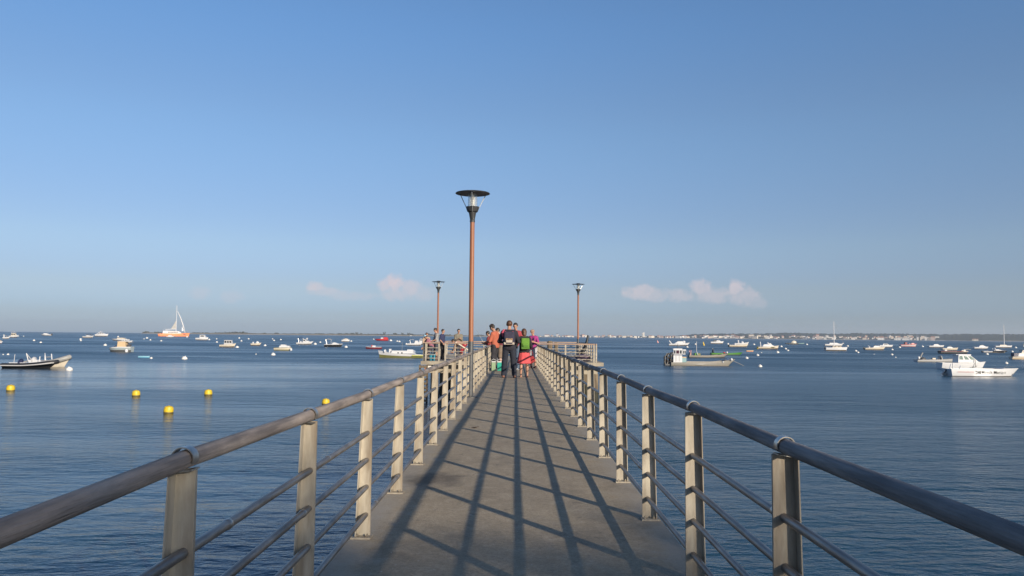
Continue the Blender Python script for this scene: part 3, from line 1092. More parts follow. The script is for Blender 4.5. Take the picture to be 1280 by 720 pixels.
def two_bone(a, b, l1, l2, hint):
    a, b, hint = Vector(a), Vector(b), Vector(hint)
    d = b - a
    L = min(d.length, (l1 + l2) * .999)
    d.normalize()
    b = a + d * L
    x = (l1 * l1 - l2 * l2 + L * L) / (2 * L)
    h = math.sqrt(max(0, l1 * l1 - x * x))
    n = hint - d * hint.dot(d)
    n.normalize()
    return a + d * x + n * h, b

SKIN = mat('skin_tanned', (.42, .235, .165), (.35, .19, .13), .55, 0, 6)
HAIRD = mat('hair_dark', (.022, .016, .012), (.04, .028, .02), .5, 0, 30, bump=.004)
HAIRB = mat('hair_brown', (.10, .045, .022), (.055, .028, .015), .5, 0, 30, bump=.004)

def cloth(name, c, v=.78):
    return mat('cloth_' + name, c, tuple(x * v for x in c), .88, 0, 5, .012, 9)

def person(label, x, y, face, h=1.75, top=None, sleeve=.5, legs=None, leg_len=1.0, skirt=None, shoe=None, hair='short', haircol=None, hat=None,
           lean=0.0, headt=(0, 0), hands=((-.22, .12, .85), (.22, .12, .85)), feet=((-.10, 0), (.10, .03)), crouch=0.0, res=.0125, bag=None, items=(), group='people on the pier', build=1.0,
           eyes=False, twist=0.0):
    """local frame: faces +y, x to its right; lengths given for a 1.75 m figure and scaled"""
    root = empty('person', (x, y, DECK), rad(face), label=label, cat='person', group=group)
    root.scale = (h / 1.75 * build ** .5, h / 1.75 * build ** .5, h / 1.75)
    pz = .93 - crouch
    P = np.array((0, -.10 * math.sin(lean), pz))
    def up(lx, ly, lz):
        """a point of the torso, lz above the pelvis, leaned forward and twisted"""
        c, s_ = math.cos(twist * lz / .5), math.sin(twist * lz / .5)
        lx, ly = lx * c - ly * s_, lx * s_ + ly * c
        return P + np.array((lx, ly * math.cos(lean) + lz * math.sin(lean), lz * math.cos(lean) - ly * math.sin(lean)))
    lo, hi = (-.75, -.6, -.02), (.75, .95, 1.95)
    b = SDF(lo, hi, res)
    neck0, neck1 = up(0, -.01, .48), up(0, .015, .575)
    pitch, yaw = headt
    hd = np.array((math.sin(-yaw) * math.cos(lean * .6 + pitch), math.cos(yaw), 0))
    fy = np.array((-math.sin(yaw), math.cos(yaw), -math.tan(min(1.2, lean * .5 + pitch)))); fy /= np.linalg.norm(fy)
    rx = np.cross(fy, (0, 0, 1)); rx /= np.linalg.norm(rx)
    uz = np.cross(rx, fy)
    hc = neck1 + uz * .085 + fy * .015
    H = lambda a, bb, c: hc + rx * a + fy * bb + uz * c
    def torso(q, g, zlo=-.03, zhi=.47):
        q.cap(up(-.055, 0, -.02), up(-.05, 0, .16), .112 + g, .092 + g, .05)
        q.cap(up(.055, 0, -.02), up(.05, 0, .16), .112 + g, .092 + g, .05)
        q.cap(up(-.05, 0, .16), up(-.075, 0, .38), .092 + g, .104 + g, .05)
        q.cap(up(.05, 0, .16), up(.075, 0, .38), .092 + g, .104 + g, .05)
        for s_ in (-1, 1):
            q.cap(up(s_ * .02, -.01, .47), up(s_ * .15, -.01, .43), .058 + g, .055 + g, .05)
    torso(b, 0)
    b.cap(neck0, neck1, .056, .052, .03)
    # head: skull, jaw, brow, nose, ears
    b.ell(H(0, -.012, .035), (.077, .093, .09), .01)
    b.cap(H(0, .012, .0), H(0, .042, -.062), .062, .036, .03)
    b.cap(H(0, .083, .022), H(0, .100, -.008), .010, .015, .012)
    b.cap(H(-.04, .068, .036), H(.04, .068, .036), .012, .012, .015)
    b.cap(H(-.018, .072, -.042), H(.018, .072, -.042), .009, .009, .01)
    for s_ in (-1, 1):
        b.ell(H(s_ * .079, -.008, .008), (.012, .022, .032), .008)
    sh, el_, wr = [], [], []
    for i, s_ in enumerate((-1, 1)):
        a = up(s_ * .178, -.01, .425)
        hint = (s_ * .5, -.75, -.5)
        e, w = two_bone(a, hands[i], .29, .255, hint)
        sh.append(a); el_.append(np.array(e)); wr.append(np.array(w))
        b.cap(a, e, .050, .040, .03)
        b.cap(e, w, .041, .027, .015)
        f = Vector(w) - Vector(e)
        f.normalize()
        f = Vector((f.x, f.y, f.z))
        side = f.cross(Vector((0, 0, 1)))
        if side.length < .2:
            side = Vector((0, 1, 0)).cross(f)
        side.normalize()
        side = (side * .35 + f.cross(side) * .94).normalized()
        nrm = f.cross(side).normalized() * (-s_)
        W_ = Vector(w)
        for q in (-.022, 0, .022):
            b.cap(W_ + f * .01 + side * q * .8, W_ + f * .078 + side * q, .016, .015, .012)
        for q, L_ in ((-.031, .062), (-.0105, .078), (.0105, .073), (.031, .055)):
            p0 = W_ + f * .088 + side * q
            p1 = p0 + f * L_ * .5 + nrm * .010
            p2 = p1 + f * L_ * .38 + nrm * .026
            b.cap(p0, p1, .0105, .0095, .004)
            b.cap(p1, p2, .0095, .008, .004)
        t0 = W_ + f * .03 + side * .028 * s_
        t1 = t0 + f * .035 + side * .026 * s_ + nrm * .012
        b.cap(t0, t1, .014, .011, .008)
        b.cap(t1, t1 + f * .03 + nrm * .008, .011, .009, .005)
    hip, kn, an = [], [], []
    for i, s_ in enumerate((-1, 1)):
        a = P + np.array((s_ * .088, 0, -.03))
        ft = np.array((feet[i][0], feet[i][1], .085 + (feet[i][2] if len(feet[i]) > 2 else 0)))
        k_, ak = two_bone(a, ft, .415, .40, (s_ * .1, 1, 0))
        hip.append(a); kn.append(np.array(k_)); an.append(np.array(ak))
        b.cap(a, k_, .088, .056, .03)
        b.cap(k_, Vector(k_) * .6 + Vector(ak) * .4 + Vector((0, -.02, 0)), .054, .052, .02)
        b.cap(Vector(k_) * .6 + Vector(ak) * .4 + Vector((0, -.02, 0)), ak, .05, .034, .02)
        z0 = an[i][2]
        b.cap(an[i] + (0, -.035, -.045), an[i] + (0, .13, -.055), .036, .028, .02)
    skin = b.mesh('body', SKIN)
    link('body', skin, root)
    if eyes:
        e = MB()
        for s_ in (-1, 1):
            e.lathe([(0, -.009), (.008, -.004), (.009, 0), (.008, .004), (0, .009)], c=H(s_ * .030, .074, .018), seg=8)
        e.build('eyes', mat('eye_dark', (.03, .02, .02), rough=.2), root)
    # trousers, shorts
    if legs is not None:
        q = SDF(lo, hi, res)
        q.cap(up(-.055, 0, -.02), up(-.052, 0, .07), .124, .112, .05)
        q.cap(up(.055, 0, -.02), up(.052, 0, .07), .124, .112, .05)
        for i in range(2):
            kk = kn[i]
            if leg_len > .55:
                q.cap(hip[i], kk, .103, .076, .03)
                t = min(1, (leg_len - .5) * 2)
                q.cap(kk, kk + (an[i] - kk) * t + (0, -.012, 0), .086, .068, .02)
            else:
                q.cap(hip[i], hip[i] + (kk - hip[i]) * leg_len * 2, .105, .09, .03)
        q.cut(up(0, 0, .10), (0, math.sin(lean), math.cos(lean)))
        q.cut((0, 0, max(.055, 0)), (0, 0, -1))
        link('trousers' if leg_len > .55 else 'shorts', q.mesh('trousers', legs), root)
    if skirt is not None:
        b2 = MB()
        wob = lambda a, z: 1 + (.055 * math.sin(9 * a + 1) + .03 * math.sin(5 * a)) * max(0, min(1, (pz + .1 - z) * 2.2))
        b2.lathe([(.10, pz + .12), (.142, pz + .10), (.165, pz), (.195, pz - .12), (.225, pz - .30), (.245, pz - .44), (.238, pz - .44), (.215, pz - .28), (.19, pz - .1), (.135, pz + .05)], seg=40, wob=wob, sy=.78)
        b2.build('skirt', skirt, root, 60)
    if top is not None:
        q = SDF(lo, hi, res)
        torso(q, .018)
        q.cap(up(0, 0, -.06), up(0, 0, 0), .10, .12, .06)
        for i in range(2):
            if sleeve <= .5:
                q.cap(sh[i], sh[i] + (el_[i] - sh[i]) * sleeve * 2, .066, .062, .03)
            else:
                q.cap(sh[i], el_[i], .066, .055, .03)
                q.cap(el_[i], el_[i] + (wr[i] - el_[i]) * (sleeve - .5) * 2, .055, .043, .02)
        q.cut(up(0, 0, .515), (0, math.sin(lean), math.cos(lean)))
        q.cut(up(0, 0, -.11), (0, -math.sin(lean), -math.cos(lean)))
        link('shirt', q.mesh('shirt', top), root)
    if shoe is not None:
        for i in range(2):
            q = SDF(lo, (.75, .95, .3), res)
            q.cap(an[i] + (0, -.04, -.045), an[i] + (0, .135, -.052), .044, .036, .02)
            q.cap(an[i] + (0, -.03, -.04), an[i] + (0, -.01, .015), .043, .045, .02)
            q.cut((0, 0, .006), (0, 0, -1))
            link('shoe', q.mesh('shoe', shoe), root)
    hcol = haircol or HAIRD
    if hair:
        q = SDF(hc - .25, hc + .25, .009)
        q.ell(H(0, -.020, .045), (.087, .100, .096), .01)
        if hair == 'bob':
            q.cap(H(0, -.045, .02), H(0, -.055, -.10), .082, .062, .03)
            for s_ in (-1, 1):
                q.cap(H(s_ * .06, -.02, .01), H(s_ * .055, -.03, -.09), .035, .03, .03)
        elif hair == 'curly':
            rr = random.Random(3)
            for _ in range(26):
                a, e_ = rr.uniform(0, 6.28), rr.uniform(-.1, 1.4)
                q.ell(H(.085 * math.cos(a) * math.cos(e_), -.02 + .095 * math.sin(a) * math.cos(e_), .05 + .09 * math.sin(e_)), (.026, .026, .026), .01)
        n = fy * .93 - uz * .55
        n /= np.linalg.norm(n)
        q.cut(H(0, .050, .042), n)
        if hair != 'bob':
            n2 = -uz
            q.cut(H(0, 0, -.055), n2)
        link('hair', q.mesh('hair', hcol), root)
    if hat is not None:
        q = SDF(hc - .3, hc + .3, .009)
        q.ell(H(0, -.012, .062), (.096, .112, .075), .01)
        q.cut(H(0, 0, .045), -uz)
        q.ell(H(0, .115, .050), (.07, .075, .010), .01)
        link('cap', q.mesh('cap', hat), root)
    if bag:
        kind, m1, m2, m3 = bag
        q = SDF(lo, hi, .010)
        tl = -lean
        q.rbox(up(0, -.215, .24), (.150, .085, .20), .05, .01, tl)
        q.rbox(up(0, -.295, .15), (.115, .035, .10), .03, .02, tl)
        bg_ = link('backpack', q.mesh('backpack', m1), root)
        if m2:
            q = SDF(lo, hi, .010)
            q.rbox(up(0, -.300, .085), (.150, .028, .035), .012, .01, tl)
            q.rbox(up(0, -.345, .145), (.09, .012, .040), .01, .01, tl)
            link('pocket', q.mesh('pocket', m2), bg_)
        for s_ in (-1, 1):
            pts = [up(s_ * .10, -.12, .42), up(s_ * .105, -.03, .515), up(s_ * .11, .085, .44), up(s_ * .12, .125, .30), up(s_ * .13, .06, .14), up(s_ * .12, -.10, .08)]
            MB().tube(pts, .017, 8).build('strap', m3, bg_)
    return root, wr, up

C = cloth
def people():
    shoe_w = mat('shoe_white', (.7, .68, .64), rough=.6)
    shoe_d = mat('shoe_dark', (.10, .05, .045), rough=.6)
    shoe_n = mat('shoe_black', (.03, .03, .03), rough=.6)
    X = lambda px, y: (px - 644) / F * y
    # by the left railing
    r, w, up = person('man in an orange shirt and dark trousers looking down at the left railing', X(619, 31), 31, 62, 1.86, C('orange', (.42, .115, .065)), .95, C('charcoal', (.028, .028, .035)), 1.0,
                      shoe=shoe_w, hair='curly', lean=.10, headt=(.55, 0), hands=((-.12, .34, 1.02), (.14, .33, 1.05)), feet=((-.13, .02), (.12, .12)))
    r, w, up = person('dark-haired man behind the orange shirt, blue jacket at his waist', X(625.2, 33.4), 33.4, 100, 1.74, C('plum', (.14, .03, .04)), .5, C('mottled', (.20, .15, .11)), .5,
                      shoe=shoe_n, lean=.12, headt=(.3, 0), hands=((-.16, .30, 1.0), (.2, .28, .95)))
    j = MB()
    lump(j, (.06, -.03, .98), (.20, .19, .14), 8)
    j.build('waist_jacket', C('denim', (.045, .10, .22)), r)
    r, w, up = person('angler half hidden left of the man in orange, holding a thin rod', X(613.5, 34.6), 34.6, 70, 1.62, C('wine', (.26, .04, .04)), .9, C('grey', (.12, .12, .13)), 1.0,
                      shoe=shoe_n, lean=.2, headt=(.3, 0), hands=((-.08, .32, 1.12), (.10, .30, 1.08)))
    p0 = Vector((X(613.5, 34.6) - .28, 34.62, DECK + 1.1))
    for (dx, dz, lab) in ((-.55, .75, 'thin fishing rod leaning out to the left over the railing'), (.02, .95, 'thin upright fishing rod held beside the orange shirt')):
        q = MB().tube([(0, 0, -.15), (dx * .5, .05, dz * .52), (dx, .1, dz)], [.010, .006, .003], 6).build('fishing_rod', mat('rod_pale', (.35, .36, .38), rough=.3), None, 35, p0 + Vector((0 if dx < 0 else .09, 0, 0)))
        tag(q, lab, 'fishing rod')
    # walking group
    r, w, up = person('tall man in dark navy clothes seen from behind with a patterned backpack', X(636.5, 25.6), 25.6, 0, 1.90, C('navyblack', (.018, .018, .030)), .95, C('navy', (.016, .020, .034)), 1.0,
                      shoe=mat('shoe_brown', (.20, .09, .06), rough=.5), hair='short', haircol=HAIRB, lean=.05, headt=(.25, -.05), hands=((-.20, .26, 1.06), (.17, .26, 1.1)), feet=((-.155, .0), (.155, .03)), build=1.12,
                      bag=('day', C('pack_navy', (.035, .032, .06)), C('pack_band', (.46, .40, .33)), C('pack_strap_red', (.42, .06, .10))))
    print_ = SDF((-.3, -.6, .9), (.3, 0, 1.5), .010)
    c0 = up(0, -.325, .19)
    print_.rbox(c0, (.10, .012, .05), .01, .0, -.05)
    link('backpack_print', print_.mesh('print', mat('pack_pattern', (.40, .24, .12), (.05, .04, .05), .8, 0, 22)), r)
    for s_ in (-1,):
        q = MB()
        q.tube([up(s_ * .17, -.13, .30), up(s_ * .19, -.10, .42), up(s_ * .15, -.04, .50)], .035, 8)
        q.build('shoulder_panel', C('pack_strap_red', (.42, .06, .10)), r)
    r, w, up = person('man in a maroon-red shirt facing back over the tall man, shoulder', X(644.5, 31.2), 31.2, 165, 1.92, C('maroon', (.33, .045, .055)), .6, C('jeans', (.09, .13, .19)), 1.0,
                      shoe=shoe_w, headt=(.25, .1), hands=((-.14, .28, 1.15), (.16, .26, 1.05)), eyes=True)
    r['label'] = 'man in a maroon-red shirt facing the tall man with the backpack'
    r, w, up = person('woman in a coral skirt and black top with a green backpack', X(655.3, 26.0), 26.0, 8, 1.64, C('black', (.015, .015, .018)), .95, None, 0, skirt=C('coral', (.62, .085, .095)),
                      shoe=None, hair='bob', haircol=HAIRB, lean=.06, headt=(.2, .1), hands=((-.24, .18, 1.06), (.16, .22, 1.0)), feet=((-.115, .0), (.125, .03)),
                      bag=('pack', C('pack_green', (.11, .25, .03)), C('pack_green_pocket', (.075, .18, .025)), C('pack_strap_dark', (.03, .04, .03))))
    for s_ in (-.115, .125):
        MB().box((s_, .045, .012), (.095, .26, .022), bev=.006).build('sandal', mat('sandal_tan', (.26, .13, .08), rough=.6), r)
    r, w, up = person('older person in a magenta T-shirt and tan cap facing the camera', X(666.3, 33.4), 33.4, 150, 1.68, C('magenta', (.36, .04, .20)), .4, C('palegrey', (.42, .42, .44)), .5,
                      shoe=shoe_d, hair='short', haircol=mat('hair_grey', (.25, .22, .2), rough=.6), hat=C('tan', (.34, .22, .16)), headt=(.35, 0), hands=((-.20, .30, 1.16), (.08, .30, 1.12)), feet=((-.12, 0), (.10, -.02)), eyes=True)
    q = MB()
    q.tube([up(-.12, -.13, .40), up(-.11, .0, .50), up(-.10, .12, .38), up(-.09, .13, .10)], .030, 8)
    q.build('strap', C('strap_navy', (.03, .02, .06)), r)
    bg_ = MB()
    lump(bg_, (0, 0, 0), (.16, .10, .17), 12)
    bg_.tube([(-.08, 0, .14), (-.03, 0, .33), (.05, 0, .33), (.09, 0, .14)], .012, 6)
    tag(bg_.build('shoulder_bag', C('bag_red', (.30, .03, .035)), None, 35, (X(664, 33.0), 33.0, DECK + .38)), 'red bag hanging low beside the magenta T-shirt', 'bag')
    # phone in the hands of the person in magenta is too small to show; buckets by the orange shirt
    for px, lab, c, c2 in ((617.5, 'slim pale green bucket with a white rim behind the orange shirt man', (.26, .36, .22), (.6, .6, .56)), (625.4, 'turquoise green cool box with a white lid by the railing', (.02, .33, .24), (.62, .62, .6))):
        e = empty('cool_box', (X(px, 30.6), 30.6, DECK), 0, label=lab, cat='cool box')
        wd = .155 if px < 620 else .20
        MB().box((0, 0, .165), (wd, wd * 1.2, .33), bev=.015).build('tub', simple('tub_%d' % px, c, .45), e)
        MB().box((0, 0, .35), (wd + .012, wd * 1.2 + .012, .045), bev=.01).build('lid', simple('lid_%d' % px, c2, .45), e)
        MB().tube([(-wd / 2 - .01, 0, .30), (-wd / 2 - .02, 0, .40), (0, 0, .46), (wd / 2 + .02, 0, .40), (wd / 2 + .01, 0, .30)], .008, 6).build('handle', simple('handle_white', (.7, .7, .68)), e)
    # anglers on the platform
    G = 'anglers on the platform'
    rs = .015
    person('angler in a grey T-shirt standing tall at the left platform corner', X(545.5, 43.5), 43.5, 110, 1.80, C('greyshirt', (.30, .29, .28)), .45, C('darkshorts', (.05, .06, .08)), .5, shoe=shoe_d, headt=(.35, .1),
           hands=((-.15, .30, 1.0), (.18, .28, .98)), res=rs, group=G)
    person('angler in a dark navy shirt beside the grey T-shirt', X(553.2, 44.0), 44.0, 250, 1.74, C('navyshirt', (.03, .035, .09)), .4, C('black', (.015, .015, .018)), 1.0, shoe=shoe_n, headt=(.1, 0),
           hands=((-.26, .12, .95), (.30, .20, .92)), res=rs, group=G)
    person('crouching child in a pale blue cap at the platform railing', X(538.8, 43.0), 43.0, 90, 1.60, C('stripe', (.30, .12, .16)), .45, C('dk', (.05, .05, .07)), .5, shoe=shoe_n, hat=C('paleblue', (.32, .55, .68)), lean=.55, headt=(.2, 0), crouch=.10,
           hands=((-.12, .45, .75), (.12, .45, .72)), res=rs, group=G)
    person('brown-haired person with a pale face leaning at the platform corner', X(532.8, 43.2), 43.2, 200, 1.55, C('tanshirt', (.42, .30, .22)), .5, C('grey', (.12, .12, .13)), 1.0, shoe=shoe_n, haircol=HAIRB, lean=.25, headt=(.1, 0),
           hands=((-.16, .35, .9), (.16, .33, .9)), res=rs, group=G)
    person('angler in an olive-grey top holding something dark to the chest', X(573.2, 44.0), 44.0, 195, 1.76, C('olive', (.19, .17, .13)), .8, C('dk', (.05, .05, .07)), 1.0, shoe=shoe_n, headt=(.15, 0),
           hands=((-.06, .28, 1.18), (.08, .27, 1.15)), res=rs, group=G, eyes=True)
    person('person in red shorts bending right over beside the sloping handrail', X(578.5, 42.9), 42.9, 80, 1.72, C('peach', (.42, .25, .19)), .45, C('redshorts', (.34, .025, .04)), .5, shoe=shoe_d, lean=1.35, headt=(.1, 0), crouch=.04,
           hands=((-.12, .60, .45), (.14, .60, .42)), res=rs, group=G)
    e = empty('bucket', (X(540.6, 41.9), 41.9, DECK), 0, label='turquoise bucket on the platform floor behind the railing', cat='bucket')
    MB().lathe([(.14, 0), (.19, .36), (.195, .36), (.18, .36), (.13, .02)], seg=18).build('tub', simple('bucket_turquoise', (.04, .30, .42)), e)
    MB().tube([(-.19, 0, .35), (-.15, 0, .5), (.15, 0, .5), (.19, 0, .35)], .008, 6).build('handle', simple('handle_white', (.7, .7, .68)), e)
people()
# ------------------------------------------------------------------ boats
PAL = {k: simple('paint_' + k, v, r) for k, v, r in [
    ('white', (.63, .645, .67), .35), ('cream', (.58, .53, .44), .4), ('offwhite', (.50, .505, .515), .4), ('grey', (.30, .30, .29), .5), ('greige', (.26, .24, .205), .6), ('aluminium', (.27, .262, .235), .5),
    ('darkgrey', (.09, .095, .10), .5), ('black', (.018, .019, .022), .4), ('navy', (.020, .028, .075), .4), ('red', (.50, .035, .04), .45), ('darkred', (.17, .02, .03), .45), ('orange', (.80, .25, .10), .4),
    ('yellow', (.75, .50, .02), .4), ('lime', (.40, .42, .06), .5), ('olive', (.17, .17, .06), .5), ('green', (.06, .22, .03), .5), ('blue', (.06, .28, .48), .4), ('lightblue', (.28, .55, .68), .4), ('teal', (.22, .36, .38), .5), ('tan', (.62, .46, .28), .7), ('wood', (.30, .17, .08), .6), ('antifoul', (.06, .045, .035), .6), ('bluegrey', (.34, .40, .42), .5), ('pink', (.7, .35, .33), .5)]}
GLAZE = mat('boat_window', (.035, .045, .055), (.02, .025, .03), .08)
GLAZG = mat('boat_window_green', (.16, .24, .22), (.1, .16, .15), .08)
STEEL = mat('boat_steel', (.7, .7, .7), rough=.25, metal=.8)
ROPE = mat('rope', (.35, .32, .27), rough=.9)
BOATPX = []

def hull_mesh(L, B, hs, hm_, hb, rake, tr=.0, fullness=2.2, stern=.86, flare=.80, n=18, mats=('white', 'antifoul'), line=.28, deckmat='offwhite', sole=.35, stripe=None, bow_flat=0):
    """hull, inner lining and deck lofted from stern to bow; lengths in boat units, waterline at z = 0"""
    b, d = MB(), MB()
    S_ = []
    for i in range(n + 1):
        t = i / n
        tm = .45
        sh = stern + (1 - stern) * (1 - (1 - min(1, t / tm)) ** 2) if t < tm else 1 - (1 - bow_flat) * ((t - tm) / (1 - tm)) ** fullness
        w = max(.012, sh) * B / 2
        z = hs * (1 - t / .5) + hm_ * t / .5 if t < .5 else hm_ + (hb - hm_) * ((t - .5) / .5) ** 1.6
        xg = -L / 2 + L * t
        xw = -L / 2 + tr + (L - rake - tr) * t
        S_.append((xg, xw, w, z))
    def ring(xg, xw, w, z):
        zc = z * line
        f = flare * (1 - .25 * abs(xg) / L)
        def x_at(q):
            return xw + (xg - xw) * max(0, q) / z
        zr = z * .82
        return [(x_at(z), w, z), (x_at(zr), w * .995, zr), (x_at(zc), w * (f + .08), zc), (xw, w * f * .9, -.02 * L), (xw, 0, -.05 * L)]
    vs, fs, mi = [], [], []
    m = 9
    for s_ in S_:
        r = ring(*s_)
        full = r + [(x, -y, z) for x, y, z in reversed(r[:-1])]
        vs += full
    for i in range(n):
        for k in range(m - 1):
            a = i * m + k
            fs.append((a, a + 1, a + m + 1, a + m))
            kk = min(k, 7 - k)
            mi.append(2 if (kk == 0 and stripe) else (1 if kk >= 2 else 0))
    fs.append(tuple(range(m)))
    mi.append(0)
    fs.append(tuple(range(n * m + m - 1, n * m - 1, -1)))
    mi.append(0)
    b.add(vs, fs)
    b.m = mi
    th = .035 * B + .05
    vs, fs = [], []
    for xg, xw, w, z in S_:
        wi = max(.006, w - th)
        xi = xg - (th if xg > 0 else -th) * (1 if abs(xg) > L * .45 else 0)
        zd = z - sole * hm_
        xl = xw + (xi - xw) * max(0, zd) / z - (th if xg > L * .45 else 0)
        vs += [(xg, w, z), (xi, wi, z + .02), (xl, wi * .90, zd), (xl, -wi * .90, zd), (xi, -wi, z + .02), (xg, -w, z)]
    for i in range(n):
        for k in range(5):
            a = i * 6 + k
            fs.append((a, a + 6, a + 7, a + 1))
    fs += [(0, 1, 4, 5), (1, 2, 3, 4), (n * 6 + 5, n * 6 + 4, n * 6 + 1, n * 6), (n * 6 + 4, n * 6 + 3, n * 6 + 2, n * 6 + 1)]
    d.add(vs, fs)
    ml = [PAL[mats[0]], PAL[mats[1]]] + ([PAL[stripe]] if stripe else [])
    return b.mesh('hull', ml, 40), d.mesh('deck', PAL[deckmat], 40), S_

def boat(kind, label, cat, x0, x1, wy, d=1, hs=2.2, hm=2.4, hb=3.4, rake=2.5, beam=.34, yaw=0.0, mats=('white', 'antifoul'), deck='offwhite', items=(), short=None, group=None, **k):
    xc = (x0 + x1) / 2
    p = at(xc, wy)
    dist = p.y
    u = dist / F * (1 + 0)
    L = (x1 - x0) / math.cos(yaw)
    rz = yaw + (math.pi if d < 0 else 0)           # every boat lies to the same current, parallel to the shore
    o = empty(kind, (p.x * (1 + .25 * L * beam * u / p.y), p.y + .42 * L * beam * u, 0), rz, label=label, cat=cat, group=group)
    o.scale = (u, u, u)
    B = L * beam
    hme, dme, S_ = hull_mesh(L, B, hs, hm, hb, rake, mats=mats, deckmat=deck, **k)
    link('hull', hme, o)
    link('deck', dme, o)
    BOATPX.append((xc, wy, x1 - x0, short or label))
    lx = lambda px: (px - xc) * d / math.cos(yaw)
    for it in items:
        t, a = it[0], it[1:]
        if t == 'cab':      # px a, px b, z0, z1, slope at a, slope at b, colour, windows, width
            xa, xb, z0, z1, sa, sb, col, nw = a[:8]
            wd = (a[8] if len(a) > 8 else .62) * B / 2
            gl = a[9] if len(a) > 9 else GLAZE
            prof = [(lx(xa), z0), (lx(xb), z0), (lx(xb - sb), z1), (lx(xa + sa), z1)]
            if d < 0:
                prof = prof[::-1]
            c = MB().prism(prof, -wd, wd).build('cabin', PAL[col], o, 0)
            h = z1 - z0
            rf = [(lx(xa + sa - .5), z1), (lx(xb - sb + .5), z1), (lx(xb - sb + .2), z1 + .09 * h + .12), (lx(xa + sa - .2), z1 + .09 * h + .12)]
            if d < 0:
                rf = rf[::-1]
            MB().prism(rf, -wd * 1.06, wd * 1.06).build('roof', PAL[col], c, 0)
            for i in range(nw):
                q0, q1 = (i + .14) / nw, (i + .86) / nw
                za, zb = z0 + h * .42, z0 + h * .90
                def ex(q, z):
                    f = (z - z0) / h
                    return lx((xa + sa * f) + q * ((xb - sb * f) - (xa + sa * f)))
                for s_ in (-1, 1):
                    pr = [(ex(q0, za), za), (ex(q1, za), za), (ex(q1, zb), zb), (ex(q0, zb), zb)]
                    MB().prism(pr if s_ * d < 0 else pr[::-1], s_ * wd - .03 * 1, s_ * wd + .03 * 1).build('window', gl, c, 0)
        elif t == 'box':
            xa, xb, z0, z1, col = a[:5]
            wd = a[5] if len(a) > 5 else .5
            MB().box(((lx(xa) + lx(xb)) / 2, 0, (z0 + z1) / 2), (abs(xb - xa), wd * B, z1 - z0), bev=min(.25, (z1 - z0) * .2)).build(a[6] if len(a) > 6 else 'console', PAL[col], o)
        elif t == 'dome':
            xa, xb, z0, z1, col = a[:5]
            q = MB()
            lump(q, ((lx(xa) + lx(xb)) / 2, 0, z0), (abs(xb - xa) / 2, B * .33, (z1 - z0)), int(xa * 10) % 97)
            q.build(a[5] if len(a) > 5 else 'cover', PAL[col], o)
        elif t == 'ws':     # raked windscreen
            xa, z0, xb, z1 = a[:4]
            q = MB()
            for s_ in (-1, 1):
                q.tube([(lx(xa), s_ * B * .3, z0), (lx(xb), s_ * B * .24, z1)], .12, 6)
            q.tube([(lx(xb), -B * .24, z1), (lx(xb), B * .24, z1)], .12, 6)
            f = q.build('windscreen', PAL[a[4] if len(a) > 4 else 'white'], o)
            MB().add([(lx(xa), -B * .3, z0), (lx(xa), B * .3, z0), (lx(xb), B * .24, z1), (lx(xb), -B * .24, z1),
                      (lx(xa) + .06, -B * .3, z0), (lx(xa) + .06, B * .3, z0), (lx(xb) + .06, B * .24, z1), (lx(xb) + .06, -B * .24, z1)],
                     [(0, 1, 2, 3), (7, 6, 5, 4), (0, 4, 5, 1), (1, 5, 6, 2), (2, 6, 7, 3), (3, 7, 4, 0)]).build('pane', GLAZE, f, 0)
        elif t == 'ob':     # outboard: px of transom, cowl height, colour
            xa, z1, col = a[:3]
            s = -1
            X0 = lx(xa) - .9
            q = MB()
            q.prism([(X0 - 1.0, z1 - 2.0), (X0 + .5, z1 - 2.0), (X0 + .7, z1 - .4), (X0 + .2, z1), (X0 - .8, z1 - .1), (X0 - 1.2, z1 - .9)], -.55, .55)
            f = q.build('outboard_motor', PAL[col], o, 30)
            MB().box((X0 - .2, 0, z1 - 3.1), (.55, .5, 2.4)).build('leg', PAL['darkgrey'], f, 0)
        elif t == 'mast':
            xa, z0, z1 = a[:3]
            r_ = a[3] if len(a) > 3 else .35
            MB().tube([(lx(xa), 0, z0), (lx(xa), 0, z1)], [r_, r_ * .7], 8).build('mast', PAL[a[4] if len(a) > 4 else 'white'], o)
        elif t == 'line':
            pts, r_, nm, col = a
            MB().tube([(lx(q[0]), q[2] * B if len(q) > 2 else 0, q[1]) for q in pts], r_, 6).build(nm, PAL[col] if isinstance(col, str) else col, o)
        elif t == 'bim':    # sun canopy on poles
            xa, xb, z0, z1, col = a
            q = MB()
            m_ = 8
            vs = []
            for zz in (0, .22):
                for i in range(m_ + 1):
                    xx = lx(xa + (xb - xa) * i / m_)
                    ar = math.sin(math.pi * i / m_) * .5
                    for s_ in (-1, 0, 1):
                        vs.append((xx, s_ * B * .34, z1 - .5 + ar + zz + (.35 if s_ == 0 else 0)))
            fs = []
            K = (m_ + 1) * 3
            for lay in (0, K):
                for i in range(m_):
                    for s_ in range(2):
                        e = lay + i * 3 + s_
                        fs.append((e, e + 1, e + 4, e + 3) if lay else (e, e + 3, e + 4, e + 1))
            for i in range(m_):
                for s_ in (0, 2):
                    e = i * 3 + s_
                    fs.append((e, e + 3, e + 3 + K, e + K) if s_ else (e, e + K, e + 3 + K, e + 3))
            for i in (0, m_):
                for s_ in range(2):
                    e = i * 3 + s_
                    fs.append((e, e + 1, e + 1 + K, e + K))
            q.add(vs, fs)
            f = q.build('canopy', PAL[col], o)
            for xx in (xa + .3, xb - .3):
                for s_ in (-1, 1):
                    MB().tube([(lx(xx * .6 + (xa + xb) * .2), s_ * B * .34, z0), (lx(xx), s_ * B * .33, z1 - .4)], .12, 6).build('pole', STEEL, f)
        elif t == 'arch':
            xa, xb, z0, z1, col = a
            q = MB()
